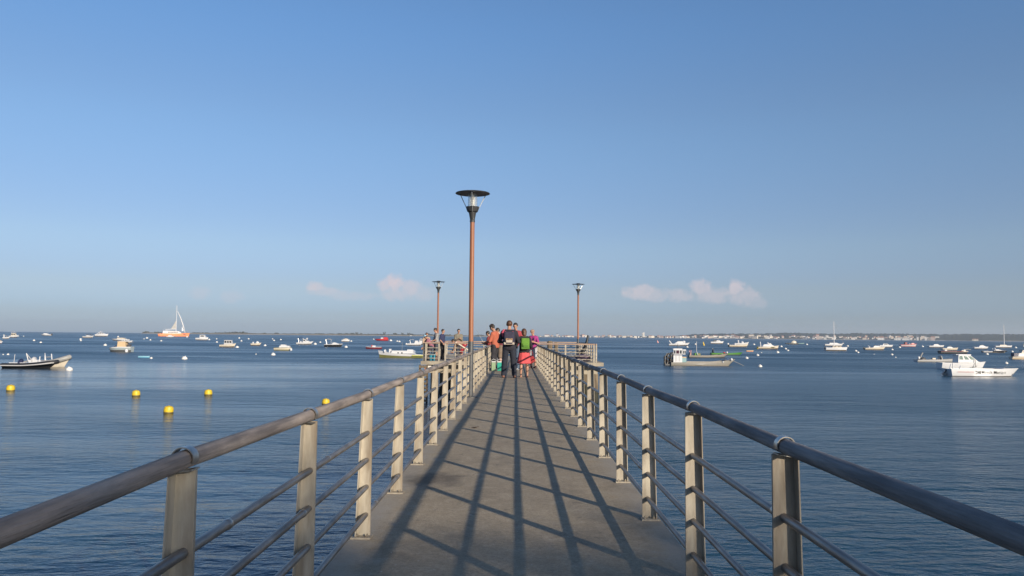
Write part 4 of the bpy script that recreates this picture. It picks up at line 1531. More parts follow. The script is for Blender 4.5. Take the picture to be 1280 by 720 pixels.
            q.tube([(lx(xa), -B * .36, z0), (lx(xb), -B * .32, z1), (lx(xb), B * .32, z1), (lx(xa), B * .36, z0)], .38, 8)
            q.build('radar_arch', PAL[col], o)
        elif t == 'brail':
            xa, xb, z0, z1 = a
            q = MB()
            for s_ in (-1, 1):
                q.tube([(lx(xa), s_ * B * .38, z0 + (z1 - z0) * .8), (lx(xa + (xb - xa) * .6), s_ * B * .22, z1 - .1), (lx(xb), 0, z1)], .07, 6)
                for f_ in (.0, .33, .66):
                    xx = xa + (xb - xa) * f_
                    q.tube([(lx(xx), s_ * B * (.38 - .24 * f_), z0 * .8), (lx(xx), s_ * B * (.38 - .26 * f_), z0 + (z1 - z0) * (.8 + .2 * f_))], .06, 6)
            q.build('bow_rail', STEEL, o)
        elif t == 'fend':
            xx, zz, r_, col = a
            q = MB().lathe([(0, -r_ * 1.2), (r_ * .8, -r_ * .8), (r_, 0), (r_ * .8, r_ * .8), (0, r_ * 1.2)], c=(lx(xx), -B * .5 * d - r_ * .3 * d, zz), seg=12)
            q.build('fender', PAL[col], o)
    return o, lx, B

MB_ = 'motor boat'
GB = 'boats moored in the bay'
def small(label, x0, x1, wy, d=1, items=(), short=None, cat=MB_, kind='motor_boat', **k):
    k.setdefault('hs', 2.0); k.setdefault('hm', 2.1); k.setdefault('hb', 3.0)
    return boat(kind, label, cat, x0, x1, wy, d, items=items, short=short, group=GB, **k)

def rib(label, short, x0, x1, wy, d, zt, rt, rise, colour, tcol, items, zrise=0):
    """inflatable: a fat tube bent round a V hull"""
    xc = (x0 + x1) / 2
    p = at(xc, wy)
    u = p.y / F
    bw = (x1 - x0) * .30 * u
    o = empty('inflatable_boat', (p.x * (1 + .30 * bw / p.y), p.y + .5 * bw, 0), (math.pi if d < 0 else 0), label=label, cat='inflatable boat', group=GB)
    o.scale = (u,) * 3
    L = x1 - x0
    B = L * .30
    BOATPX.append((xc, wy, L, short))
    pts, rr = [], []
    n = 22
    for i in range(-n, n + 1):
        t = abs(i) / n
        f = 1 - t                                    # 0 at stern, 1 at bow
        x = -L / 2 + rt + (L - 2 * rt) * (1 - (1 - min(1, f * 1.02)) ** 1.0)
        y = B / 2 * (1 if f < .62 else max(0, 1 - ((f - .62) / .38) ** 2.3)) * (1 if i > 0 else -1)
        if i == 0:
            y = 0
        z = zt + rise * max(0, (f - .35) / .65) ** 1.7
        pts.append((x, y, z))
        rr.append(rt * (.55 if t > .98 else 1) * (.9 + .1 * f))
    tb = MB().tube(pts, rr, 12).build('tube', PAL[tcol], o)
    st = MB()
    for s_ in (-1, 1):
        q = [(x, y + s_ * rt * .93 * (1 if abs(y) > .4 else 0), z - rt * .25) for (x, y, z) in pts if y * s_ > .4]
        st.tube(q, rt * .28, 6)
    st.build('rubbing_strake', PAL['offwhite'] if tcol == 'black' else PAL['grey'], tb)
    b, dk, _ = hull_mesh(L * .94, B * .9, zt * .9, zt * .95, zt + rise * .9, L * .16, mats=(colour, colour), sole=.1)
    link('hull', b, o)
    link('deck', dk, o)
    lx = lambda px: (px - xc) * d
    for it in items:
        if it[0] == 'box':
            _, xa, xb, z0, z1, col, nm = it
            MB().box(((lx(xa) + lx(xb)) / 2, 0, (z0 + z1) / 2), (abs(xb - xa), B * .34, z1 - z0), bev=.2).build(nm, PAL[col], o)
        elif it[0] == 'dome':
            _, xa, xb, z0, z1, col, nm = it
            q = MB()
            lump(q, ((lx(xa) + lx(xb)) / 2, 0, z0), (abs(xb - xa) / 2, B * .2, z1 - z0), int(xa) + 5)
            q.build(nm, PAL[col], o)
        elif it[0] == 'tube':
            _, pts2, r_, col, nm = it
            MB().tube([(lx(a), y_ * B, z) for a, y_, z in pts2], r_, 7).build(nm, PAL[col], o)
    return o

def boats():
    # --- inflatable boats at the left
    rib('grey inflatable boat with a high pale bow behind the black and white one', 'grey inflatable', 40, 87.5, 458.6, 1, 5.2, 3.1, 7.0, 'cream', 'grey',
        [('tube', [(56, -.2, 6), (55.5, -.2, 16.5), (57, -.2, 6)], .75, 'white', 'post'), ('tube', [(61.5, .2, 6), (60.2, .2, 16.0)], .65, 'white', 'post'), ('tube', [(55.8, -.2, 12), (60.6, .2, 12)], .4, 'grey', 'cross_bar')])
    rib('black and white inflatable boat with a centre console, nearest on the left', 'black and white inflatable', 1, 72, 460.4, 1, 4.0, 2.5, 4.2, 'black', 'black',
        [('box', 10, 34, 5.2, 6.8, 'white', 'seat'), ('dome', 20, 26.5, 6.6, 11.5, 'navy', 'engine_cover'), ('box', 35, 46, 5.5, 10.2, 'white', 'console'), ('dome', 36.5, 42.5, 10, 14.0, 'offwhite', 'seat_cover'),
         ('box', 48, 54, 5.5, 8.2, 'white', 'bow_locker'), ('tube', [(35, -.2, 8), (34, -.2, 12), (32.2, -.2, 18.2), (35, .2, 8)], .55, 'offwhite', 'leaning_frame'),
         ('tube', [(14, 0, 5), (15, 0, 17)], .35, 'offwhite', 'aerial'), ('tube', [(46.3, 0, 8), (46.8, 0, 14.6)], .6, 'white', 'fender_post'), ('tube', [(26, 0, 7), (34.5, 0, 9.5)], .9, 'grey', 'folded_canopy')])
    # --- far left
    small('boat tip cut off by the left picture edge', -14, 3, 429.5, items=[('cab', -6, 1, 2, 4, 1, 1.5, 'cream', 1)], short='boat at the left edge')
    small('small white boat with an upright windscreen, foremost of the pair far left', 3.5, 12.5, 423.6, items=[('arch', 4.6, 4.4, 2, 5.2, 'white'), ('ws', 8.5, 2, 7.5, 4.4)], short='pair of boats far left')
    small('cream cabin boat with a raised roof just behind the smallest far-left boat', 11.5, 23.5, 421.8, rake=3.5, items=[('cab', 13.5, 20.5, 2, 5, .8, 2, 'cream', 2), ('bim', 14, 19, 4.6, 6.8, 'offwhite'), ('box', 22, 23, 1, 2, 'white', .3, 'fender')], short='cream cabin boat far left', hb=3.4)
    small('flat white boat alone near the far-left horizon', 50.5, 63.5, 419.6, d=-1, hs=1.6, hm=1.9, hb=2.2, items=[('cab', 54, 60, 1.8, 2.9, 1, 1.4, 'white', 0), ('ob', 63, 2.9, 'darkgrey')], short='flat white boat')
    small('greyish open boat with a dark canopy left of the white cruiser', 103.5, 117, 422.4, mats=('offwhite', 'antifoul'), hs=2.1, hm=2.2, hb=3.2, items=[('bim', 107, 114, 2.2, 4.6, 'darkgrey'), ('box', 108, 112, 2, 3.2, 'white')], short='dark canopy boat')
    small('white motor cruiser with a raked arch near the left horizon', 119, 135, 420.6, hs=2.8, hm=3.1, hb=3.4, items=[('arch', 121, 126, 2.8, 6.2, 'white'), ('cab', 124, 132, 3, 4.4, 1, 3.4, 'white', 2)], rake=1.6, short='white cruiser')
    small('long white sailing hull lying behind the beige-canopy boat', 138.5, 160, 425.8, hs=2.0, hm=2.2, hb=2.4, items=[('cab', 146, 157, 2, 3.4, 1, 2.5, 'cream', 0)], d=-1, rake=3, short='long white hull')
    small('second white hull low behind the beige canopy', 149, 165.5, 428.8, hs=2.4, hm=2.6, hb=3.2, items=[('cab', 152, 160, 2.5, 3.6, 1, 1.5, 'white', 2)], short='second white hull')
    o, lx, B = small('grey-hulled boat with a beige canvas shelter and white bow fender', 135, 164.5, 440, d=-1, hs=6.6, hm=6.6, hb=5.0, rake=2.4, mats=('bluegrey', 'darkgrey'), deck='cream', beam=.4, fullness=3.2, line=.4, stripe='white',
        items=[('cab', 147, 157.5, 6.2, 12.5, .7, .5, 'tan', 0, .7), ('bim', 147, 164, 9, 12.8, 'cream'), ('box', 158, 162, 7.2, 9.5, 'darkgrey', .4, 'engine_box'), ('fend', 160.3, 1.6, 2.1, 'white'), ('dome', 142, 145, 6.2, 8.0, 'navy', 'engine_cover')], short='beige-canopy boat')
    small('pale blue dinghy lying low on open water', 173, 187, 447.2, hs=2.0, hm=2.0, hb=2.3, rake=.8, mats=('lightblue', 'blue'), deck='lightblue', fullness=4, bow_flat=.4, cat='dinghy', kind='dinghy', items=[('box', 178, 179.5, 1.2, 2.2, 'lightblue', .8, 'thwart')], short='blue dinghy')
    # catamaran
    xc, wy = 217, 420.4
    p = at(xc, wy)
    u = p.y / F
    o = empty('catamaran', (p.x, p.y, 0), -math.atan2(p.x, p.y) + .12, label='big orange sailing catamaran with mast and furled sails near the horizon', cat='catamaran')
    o.scale = (u,) * 3
    BOATPX.append((xc, wy, 36, 'orange catamaran'))
    for s_ in (-1, 1):
        hme, dme, _ = hull_mesh(35.5, 3.2, 3.0, 3.6, 4.3, 1.2, mats=('orange', 'orange'), deckmat='orange', sole=.05, flare=.9, tr=1.0)
        h_ = link('hull', hme, o, (0, s_ * 6.4, 0))
        link('hull_deck', dme, h_)
    MB().box((-3, 0, 3.2), (22, 12.4, 1.0), bev=.3).build('bridge_deck', PAL['orange'], o)
    c = MB().prism([(-13, 3.6), (9, 3.6), (5.5, 6.2), (-8.5, 7.0), (-13.2, 6.6)], -4.2, 4.2).build('cabin', PAL['white'], o, 0)
    for s_ in (-1, 1):
        MB().prism([(-7.5, 4.6), (5, 4.6), (4, 5.6), (-7, 5.8)][::(1 if s_ < 0 else -1)], s_ * 4.2 - .05, s_ * 4.2 + .05).build('window', GLAZE, c, 0)
    MB().prism([(10, 2.2), (13, 2.2), (13, 3.2), (10, 3.2)], -8.05, -7.9).build('dark_panel', PAL['darkred'], o, 0)
    mx = 2.6
    MB().tube([(mx, 0, 5), (mx, 0, 38.5)], [.42, .28], 8).build('mast', PAL['white'], o)
    MB().tube([(-10, 0, 8.6), (mx, 0, 9)], .35, 8).build('boom', PAL['white'], o)
    MB().add(
             [(-3.4, -.1, 9.4), (mx - .4, -.1, 9.2), (mx - .35, -.1, 20), (.6, -.1, 16.5), (-3.4, .1, 9.4), (mx - .4, .1, 9.2), (mx - .35, .1, 20), (.6, .1, 16.5)],
             [(0, 1, 2, 3), (7, 6, 5, 4), (0, 4, 5, 1), (1, 5, 6, 2), (2, 6, 7, 3), (3, 7, 4, 0)]).build('mainsail', PAL['grey'], o, 0)
    MB().tube([(13.2, 0, 4.5), (10.5, 0, 14), (7.2, 0, 23.5), (3.6, 0, 31.5)], [.35, .75, .65, .25], 8).build('furled_jib', PAL['white'], o)
    MB().tube([(3.0, 0, 33), (-12.6, 0, 7)], .06, 5).build('stay', PAL['offwhite'], o)
    MB().add([(9.3, -.1, 6.6), (11.4, -.1, 7.2), (9.5, -.1, 12.5), (9.3, .1, 6.6), (11.4, .1, 7.2), (9.5, .1, 12.5)], [(0, 1, 2), (5, 4, 3), (0, 3, 4, 1), (1, 4, 5, 2), (2, 5, 3, 0)]).build('sail_clew', PAL['white'], o, 0)
    small('small white boat in front of the orange catamaran hull', 208.5, 218, 421.9, hs=1.5, hm=1.6, hb=2.2, items=[('cab', 210, 215, 1.5, 2.8, .5, 1, 'white', 0)], short='boat before the catamaran')
    small('white cabin boat right of the orange catamaran', 244.8, 260, 425.2, hs=2.8, hm=3.0, hb=3.6, rake=1.2, beam=.42, items=[('cab', 249.5, 257.5, 3, 6.2, .5, 2.4, 'white', 1)], short='white cabin boat')
    small('white pilothouse boat with three dark windows and a cream waterline', 274.5, 294.5, 434, hs=3.0, hm=3.4, hb=5.0, rake=2.4, mats=('cream', 'antifoul'), items=[('cab', 280, 290.5, 3.3, 8.3, .6, 1.4, 'offwhite', 3)], short='pilothouse boat')
    small('little cream boat with a round cover on deck', 313.5, 326.5, 432, hs=2.6, hm=2.8, hb=3.8, rake=2.4, mats=('cream', 'antifoul'), items=[('dome', 319, 323.5, 2.6, 5.4, 'white'), ('box', 315.5, 317, 2.4, 4.6, 'white', .4)], short='little cream boat')
    small('cream boat with a stepped cabin and dark lining, white fender astern', 342.5, 364, 438, hs=3.3, hm=3.6, hb=4.0, rake=1.2, mats=('cream', 'olive'), stripe='olive', items=[('cab', 348.5, 362.5, 3.5, 5.6, 1.2, 1.2, 'white', 0), ('cab', 350.5, 359, 5.6, 7.0, 1, 2.6, 'white', 0), ('fend', 364.6, 1.2, 1.5, 'white')], short='cream stepped boat')
    small('white sport boat with a navy canopy and a pointed bow', 370.5, 391.5, 430.6, hs=2.2, hm=2.8, hb=4.2, rake=3.6, items=[('bim', 372.5, 378, 2.2, 8.2, 'navy'), ('dome', 374, 377, 2.6, 4.2, 'white', 'seat_cover'), ('cab', 378.5, 382.5, 2.8, 6.2, .6, 1, 'white', 1), ('dome', 382, 384.5, 7.0, 8.3, 'white', 'radar_dome'), ('line', [(383, 3), (383, 7)], .2, 'radar_pole', 'white'), ('cab', 382.5, 388, 2.8, 4.4, .4, 2.5, 'white', 0)], short='navy-canopy boat')
    small('black-hulled speedboat with a white deck and cream canopy', 405.5, 428, 433.6, hs=3.0, hm=3.3, hb=4.0, rake=2.0, mats=('black', 'black'), stripe='white', deck='white', sole=.02, items=[('bim', 407, 414, 3.2, 9.5, 'cream'), ('cab', 414, 425, 3.3, 5.2, 3, 6, 'white', 0), ('ws', 415, 4.6, 413.6, 6.2)], short='black-hulled speedboat')
    small('short white boat with a rounded hard top, far left of the red boats', 427, 437, 427.2, hs=2.3, hm=2.4, hb=2.6, rake=.8, items=[('dome', 428.5, 436, 2.2, 4.1, 'cream', 'hard_top')], short='hard-top boat')
    small('dark red open boat with a white gunwale', 456.5, 477, 436.2, hs=2.6, hm=2.5, hb=2.9, rake=1.0, d=-1, mats=('darkred', 'darkred'), stripe='white', deck='white', items=[('cab', 465, 469.5, 2.4, 4.0, .8, .8, 'white', 0), ('line', [(467, 0.5, -.52), (467, 3.4, -.52)], .5, 'fender', 'white'), ('box', 464, 466, 2.4, 4.8, 'red', .3, 'crate')], short='dark red boat')
    small('bright red boat with a raised stern near the sand bank', 468, 485, 426, hs=3.3, hm=2.3, hb=2.4, rake=3, d=-1, mats=('red', 'darkred'), deck='red', sole=.1, items=[('box', 476, 479, 2.2, 4.0, 'white', .4), ('box', 479.5, 484, 2.6, 4.6, 'red', .5, 'stern_box')], short='bright red boat')
    o, lx, B = small('long white and yellow-green boat with two portholes beside the platform', 472, 534, 447.4, d=-1, hs=3.6, hm=5.2, hb=9.0, rake=2.2, mats=('white', 'olive'), stripe='white', line=.45, beam=.26, sole=.25, fullness=2.0,
        items=[('cab', 489, 519.5, 5.4, 8.6, 1.0, 5.0, 'white', 0, .7), ('box', 486, 488.5, 6, 11, 'white', .3, 'hatch_box'), ('dome', 479.5, 482, 8, 10.5, 'white', 'fender_bundle'), ('mast', 502, 8, 20, .16, 'grey'), ('cab', 508, 519, 8.0, 10.2, 1.5, 4, 'white', 0, .6)], short='white and yellow-green boat')
    for xx in (498, 502.7):
        MB().lathe([(0, -.06), (1.0, -.06), (1.0, .06), (0, .06)], seg=16).build('porthole', GLAZE, o, 35, (lx(xx), -B * .5 * 0 + .7 * B / 2 + .08, 6.1)).rotation_euler = (math.pi / 2, 0, 0)
    MB().box((lx(524), 0, 3.0), (17, B * 1.02, 1.2)).build('yellow_gunwale', PAL['lime'], o, 0)
    small('white boat with an awning and radar top left of the platform', 509, 528, 431.8, hs=2.4, hm=2.8, hb=4.2, rake=3.0, items=[('cab', 518, 524, 2.6, 5.6, 1, 2, 'white', 0), ('bim', 512, 517.5, 2.4, 7.2, 'offwhite')], short='awning boat')
    small('larger white cruiser partly behind the platform corner', 520, 541, 430.6, hs=3.0, hm=4.0, hb=6.0, rake=3.0, items=[('cab', 524, 533, 3.6, 6.6, 1, 2, 'white', 2)], short='cruiser behind the platform')
    # --- right side
    small('white boat shaped like a low dart, with a raked stern fin', 836, 862.5, 432.2, hs=2.2, hm=2.8, hb=4.0, rake=3.5, items=[('cab', 843, 857, 2.8, 5.2, 4, 4, 'white', 0), ('line', [(840, 1.8), (838.5, 4), (836.7, 6.2)], .7, 'fin', 'white'), ('dome', 853, 857, 4.6, 6.4, 'white', 'seat_cover')], short='dart-shaped white boat')
    # big oyster barge
    o, lx, B = small('grey flat oyster barge with a white wheelhouse and tyres astern, mooring line ahead', 838, 918, 457.2, hs=4.0, hm=3.9, hb=8.6, rake=9.5, beam=.24, mats=('aluminium', 'greige'), deck='greige', fullness=9, bow_flat=.75, stern=1.0, flare=.97, sole=.5,
        cat='oyster barge', kind='oyster_barge', items=[('cab', 841.5, 852.5, 3.8, 19.5, .3, .2, 'white', 0, .5), ('box', 852.3, 858, 3.8, 9.5, 'teal', .4, 'engine_box'), ('box', 852.3, 858, 9.5, 10.6, 'tan', .42, 'box_lid'),
        ('line', [(848, 20), (848, 26)], .35, 'aerial', 'darkgrey'), ('line', [(849, 20), (852, 24), (848.5, 25)], .2, 'flag_line', 'grey'), ('fend', 912.5, 8.2, 1.5, 'white'), ('dome', 909.5, 912, 7.5, 9.2, 'white', 'fender'), ('fend', 902, 5.0, .9, 'white'), ('line', [(857, 4.9, -.5), (900, 4.9, -.5)], .35, 'rub_rail', 'cream')], short='oyster barge')
    wh = [c for c in o.children if c.name.startswith('cabin')][0]
    for q0, q1, m_ in ((842.3, 844.2, GLAZE), (845.0, 848.8, mat('window_maroon', (.07, .03, .045), rough=.1)), (849.6, 851.8, GLAZE)):
        MB().prism([(lx(q0), 14.6), (lx(q1), 14.6), (lx(q1), 18.8), (lx(q0), 18.8)], -B * .25 - .12, -B * .25 + .05).build('window', m_, wh, 0)
    MB().prism([(lx(841.5), 12.6), (lx(852.6), 12.6), (lx(852.6), 13.6), (lx(841.5), 13.6)], -B * .25 - .14, B * .25 + .14).build('blue_band', PAL['navy'], wh, 0)
    MB().prism([(lx(853), 13.8), (lx(856.8), 13.8), (lx(857.6), 19.8), (lx(853), 19.8)], -B * .22, B * .22).build('window_bay', PAL['white'], wh, 0)
    for q0 in (853.6, 855.5):
        MB().prism([(lx(q0), 14.6), (lx(q0 + 1.3), 14.6), (lx(q0 + 1.5), 18.6), (lx(q0 + .2), 18.6)], -B * .22 - .1, -B * .22 + .05).build('window', GLAZE, wh, 0)
    for xx in (844.5, 848.5):
        MB().prism([(lx(xx), 5), (lx(xx + .5), 5), (lx(xx + .5), 14), (lx(xx), 14)], -B * .25 - .16, -B * .25 + .02).build('pipe', PAL['grey'], wh, 0)
    tyre_m = mat('tyre_rubber', (.022, .022, .025), (.035, .035, .04), .75)
    for i, (xx, zz, rr_) in enumerate([(839.5, 13.5, 2.2), (840, 9.0, 2.6), (839.4, 4.6, 2.6), (835.8, 12.0, 2.6), (835.4, 7.2, 2.8), (835.8, 3.0, 2.4), (832.0, 9.0, 2.4), (831.6, 4.4, 2.4)]):
        pts = [(rr_ * math.cos(a * .5236), 0, rr_ * math.sin(a * .5236)) for a in range(12)]
        q = MB().tube(pts, rr_ * .42, 7, closed=True).build('tyre', tyre_m, o, 35, (lx(xx), -B * .22 + .6 * (i % 3), zz))
        q.rotation_euler = (0, 0, .5 + .3 * (i % 3))
    for xx in (833.8, 838.0, 831.0):
        MB().tube([(lx(xx), -B * .3, 0), (lx(xx + .3), -B * .3, 11), (lx(xx + 2.6), -B * .3, 15.5)], .35, 6).build('stern_frame', PAL['aluminium'], o)
    MB().box((lx(836.5), 0, 1.0), (11, B * .7, 1.8)).build('stern_platform', PAL['darkgrey'], o, 0)
    MB().tube([(lx(915), -B * .2, 7), (lx(926), -B * .1, 2.2), (lx(931.5), 0, -.4)], .22, 6).build('mooring_line', ROPE, o)
    # second barge
    o, lx, B = small('grey barge with a thin aerial and dark green crates, behind the oyster barge', 861, 910, 447.2, hs=2.8, hm=2.6, hb=5.6, rake=7, beam=.24, mats=('greige', 'darkgrey'), deck='greige', fullness=9, bow_flat=.7, stern=1.0, flare=.95,
        cat='oyster barge', kind='oyster_barge', items=[('line', [(871.3, 2.5), (871.2, 20)], .35, 'aerial', 'offwhite'), ('dome', 870, 873, 4, 7, 'bluegrey', 'aerial_base'), ('box', 868.5, 872, 2.5, 5.6, 'green', .5, 'crate'), ('box', 872.2, 875.5, 2.5, 5.4, 'olive', .5, 'crate'),
        ('box', 862, 865, 2.4, 6.5, 'darkgrey', .4, 'engine_box'), ('arch', 862.5, 863.5, 2.6, 9.0, 'pink'), ('fend', 907.6, 6.8, 1.1, 'white'), ('box', 904.6, 906.6, 5.4, 7.2, 'red', .3, 'crate')], short='grey barge')
    small('low bright green barge with an outboard, right of the grey barge', 889, 928, 443.9, hs=2.6, hm=2.3, hb=3.6, rake=4, beam=.24, mats=('green', 'darkgrey'), deck='green', fullness=8, bow_flat=.6, stern=1.0, flare=.95,
        cat='barge', kind='oyster_barge', items=[('dome', 890.5, 893, 2.5, 8, 'darkgrey', 'outboard_motor'), ('line', [(892.5, 4), (891, 8)], .7, 'tiller', 'offwhite')], short='green barge')
    small('white boat with a bimini nearest to the far town', 888.3, 905, 429.8, hs=2.6, hm=2.8, hb=3.4, rake=1.8, items=[('bim', 892, 898.5, 2.6, 6.6, 'offwhite'), ('cab', 895, 902, 2.7, 4.2, 1, 3, 'white', 0), ('box', 892.5, 895, 2.2, 4.6, 'darkgrey', .4)], short='bimini boat')
    small('white cuddy boat behind the sharp-bowed white boat', 918, 936.8, 431.3, hs=2.2, hm=2.4, hb=4.0, rake=3, items=[('line', [(923.5, 2.2), (923, 6)], .8, 'fin', 'white'), ('dome', 926.5, 930, 2.5, 5.0, 'white', 'seat_cover')], short='white cuddy boat')
    small('cream open boat with black outboard and sharp bow', 911.5, 936, 433.9, hs=2.6, hm=3.0, hb=4.4, rake=2.8, mats=('cream', 'antifoul'), items=[('ob', 912.5, 3.0, 'black'), ('dome', 917.5, 920.5, 2.6, 4.4, 'white', 'seat_cover')], short='cream open boat')
    small('flat orange-brown dinghy floating alone', 933, 942, 439.4, hs=1.3, hm=1.3, hb=1.4, rake=.5, mats=('tan', 'orange'), deck='cream', fullness=5, bow_flat=.4, cat='dinghy', kind='dinghy', short='flat dinghy')
    small('white boat with an aft mast and yellow engine cover, right of the cream boat', 947.5, 974, 436.4, hs=2.8, hm=3.2, hb=4.6, rake=1.6, mats=('cream', 'antifoul'), stern=.8,
          items=[('line', [(951.5, 3), (950.8, 9)], .6, 'radar_post', 'white'), ('cab', 953, 969.5, 3.2, 5.6, 1.5, 6, 'white', 0), ('dome', 958.5, 961.5, 6.2, 8.4, 'white', 'radar_dome'), ('cab', 960, 965, 5.5, 7, 1.2, 2, 'white', 0), ('line', [(963, 2.4, -.52), (968, 2.4, -.52)], .45, 'name_stripe', 'olive'), ('dome', 946, 949, -.5, 3, 'yellow', 'engine_cover')], short='white boat with yellow engine cover')
    small('white covered boat tip between dark low boats', 985.8, 998.5, 430.6, hs=1.5, hm=1.6, hb=1.8, rake=1.2, items=[('dome', 989, 996, 1.4, 4.8, 'cream', 'cover')], mats=('darkgrey', 'darkgrey'), short='covered white boat')
    small('low dark hull left of the covered white boat', 982, 990, 429.9, hs=1.2, hm=1.1, hb=1.3, rake=.6, mats=('darkgrey', 'black'), deck='darkgrey', short='low dark hull')
    small('low greenish hull right of the covered white boat', 997, 1006, 430.0, hs=1.0, hm=1.1, hb=1.5, rake=1, mats=('teal', 'darkgrey'), deck='teal', short='low greenish hull')
    small('white sloop hull behind the masted sailing boat', 1030.8, 1054.5, 432.7, hs=2.6, hm=2.7, hb=3.2, rake=2.4, items=[('cab', 1036, 1050, 2.7, 3.9, 1, 4, 'white', 0), ('line', [(1033, 5.0), (1045, 5.4)], .3, 'boom', 'darkgrey')], short='white sloop hull')
    o, lx, B = small('white sailing boat with a tall bare mast and black outboard', 1032, 1060, 438.6, hs=4.0, hm=4.2, hb=4.8, rake=1.8, cat='sailing boat', kind='sailing_boat',
          items=[('cab', 1040, 1053, 4.2, 5.7, 1, 3, 'cream', 2), ('mast', 1043.4, 4, 36.5, .48), ('ob', 1033, 4.6, 'black'), ('line', [(1043.4, 35), (1058, 5)], .07, 'forestay', 'grey'), ('line', [(1034, 7), (1043, 7.3)], .35, 'boom', 'white')], short='tall-masted sailing boat')
    small('white motor boat with a dark windscreen and black outboard', 1081, 1107.5, 437.6, hs=2.6, hm=3.4, hb=4.6, rake=3.0, mats=('cream', 'antifoul'), items=[('cab', 1091, 1102, 3.2, 5.0, 1.5, 4, 'white', 0), ('ws', 1096, 4.4, 1094, 6.0), ('ob', 1082, 3.6, 'black'), ('dome', 1085.5, 1088, 3, 5.0, 'white', 'seat_cover')], short='dark-windscreen boat')
    small('white cabin bow showing right of the dark-windscreen boat', 1099, 1117, 434.2, hs=2.6, hm=2.8, hb=3.2, rake=2, items=[('cab', 1103, 1112, 2.6, 4.2, 1, 3, 'white', 1)], short='white cabin bow')
    small('white and coral open boat with people-like crates aboard', 1125.8, 1146.5, 433.0, hs=2.2, hm=2.4, hb=3.4, rake=1.8, mats=('offwhite', 'pink'), stripe='red', deck='red', items=[('box', 1131.5, 1134, 2.2, 5.2, 'darkred', .4, 'crate'), ('dome', 1135.5, 1138.5, 2, 4, 'white', 'cover'), ('box', 1139.5, 1143, 2.4, 4.2, 'pink', .4, 'crate')], short='white and coral boat')
    o = None
    small('low white boat left of the dark-hulled motorboat', 1161, 1181, 434.4, hs=2.2, hm=2.5, hb=3.0, rake=2.0, items=[('cab', 1166, 1175, 2.5, 3.8, 1.5, 3, 'white', 0)], short='low white boat')
    small('white boat lying behind the dark-hulled one', 1178, 1198.5, 438, hs=2.6, hm=2.9, hb=3.6, rake=2, mats=('cream', 'antifoul'), items=[('cab', 1183, 1192, 2.8, 4.2, 1.5, 3, 'white', 0), ('line', [(1187.5, 4), (1188.5, 6.2)], .3, 'post', 'grey')], short='boat behind the dark hull')
    small('dark brown-hulled motorboat with a white foredeck and black engine', 1175, 1211, 442.2, hs=3.4, hm=3.2, hb=3.6, rake=2.0, beam=.28, mats=('darkgrey', 'black'), stripe='darkred', deck='cream', items=[('box', 1181, 1184, 3, 5.2, 'offwhite', .4), ('cab', 1200, 1210.5, 2.6, 4.2, 2, 5, 'cream', 0), ('dome', 1204, 1207, 4.2, 6.2, 'white', 'seat_cover'), ('ob', 1176.5, 4.0, 'black'), ('bim', 1206, 1213, 3, 5.6, 'cream')], short='dark-hulled motorboat')
    small('white cuddy boat behind the black-striped speedboat', 1217.5, 1236.3, 436.2, hs=2.2, hm=2.6, hb=3.0, rake=2.0, items=[('cab', 1223, 1233, 2.6, 4.2, 2, 4, 'white', 0), ('line', [(1228, 4), (1228.4, 5.6)], .3, 'post', 'grey')], short='far cuddy boat')
    small('white speedboat with a black side stripe and dark engine', 1229, 1258.5, 441.0, hs=1.6, hm=2.6, hb=3.4, rake=2.4, beam=.28, mats=('white', 'antifoul'), stripe='navy', items=[('arch', 1244.5, 1243, 2.6, 5.8, 'white'), ('cab', 1242, 1254, 2.8, 4.0, 1.5, 6, 'white', 0), ('ob', 1230, 2.4, 'black'), ('line', [(1240, 1.7, -.5), (1257, 2.0, -.5)], .7, 'side_stripe', 'black')], short='black-striped speedboat')
    o, lx, B = small('far white sailing boat with a bare mast at the right edge', 1244, 1266, 434.6, hs=2.2, hm=2.4, hb=2.8, rake=1.6, beam=.28, cat='sailing boat', kind='sailing_boat', items=[('cab', 1249, 1260, 2.3, 3.3, 1, 3, 'cream', 0), ('mast', 1256, 2.2, 28.5, .45), ('line', [(1256, 28), (1265, 3)], .06, 'forestay', 'grey')], short='far sailing boat')
    small('cream boat with a navy canvas cover cut by the right picture edge', 1264.5, 1296, 449.0, hs=3.0, hm=3.6, hb=4.5, rake=3, mats=('cream', 'tan'), items=[('box', 1267, 1274, 3, 7.6, 'navy', .6, 'canvas_cover'), ('cab', 1272, 1290, 3.5, 7, 1.5, 6, 'white', 0), ('cab', 1276, 1288, 7, 10.8, 2, 4, 'cream', 1)], short='navy-cover boat')
    small('very distant white boat touching the right picture edge', 1279, 1290, 434, items=[('cab', 1279.5, 1286, 1.8, 4, .5, 2, 'cream', 0)], short='boat at the right edge')
    small('long grey open workboat with a tilted outboard, behind the white cabin cruiser', 1146, 1202, 452.6, hs=2.6, hm=3.0, hb=5.2, rake=7, beam=.24, mats=('offwhite', 'grey'), deck='greige', fullness=3,
          items=[('fend', 1146.2, 5.0, 1.6, 'white'), ('box', 1166, 1170, 3, 5, 'cream', .3, 'fish_box'), ('box', 1174.5, 1178.5, 3, 5.6, 'offwhite', .3, 'fish_box'), ('line', [(1151, 3), (1153, 8), (1155, 11.5)], .8, 'outboard_leg', 'grey'), ('dome', 1151, 1158, 3, 6, 'darkgrey', 'outboard_motor'), ('dome', 1175, 1178, 5.4, 8.2, 'grey', 'net')], short='grey workboat')
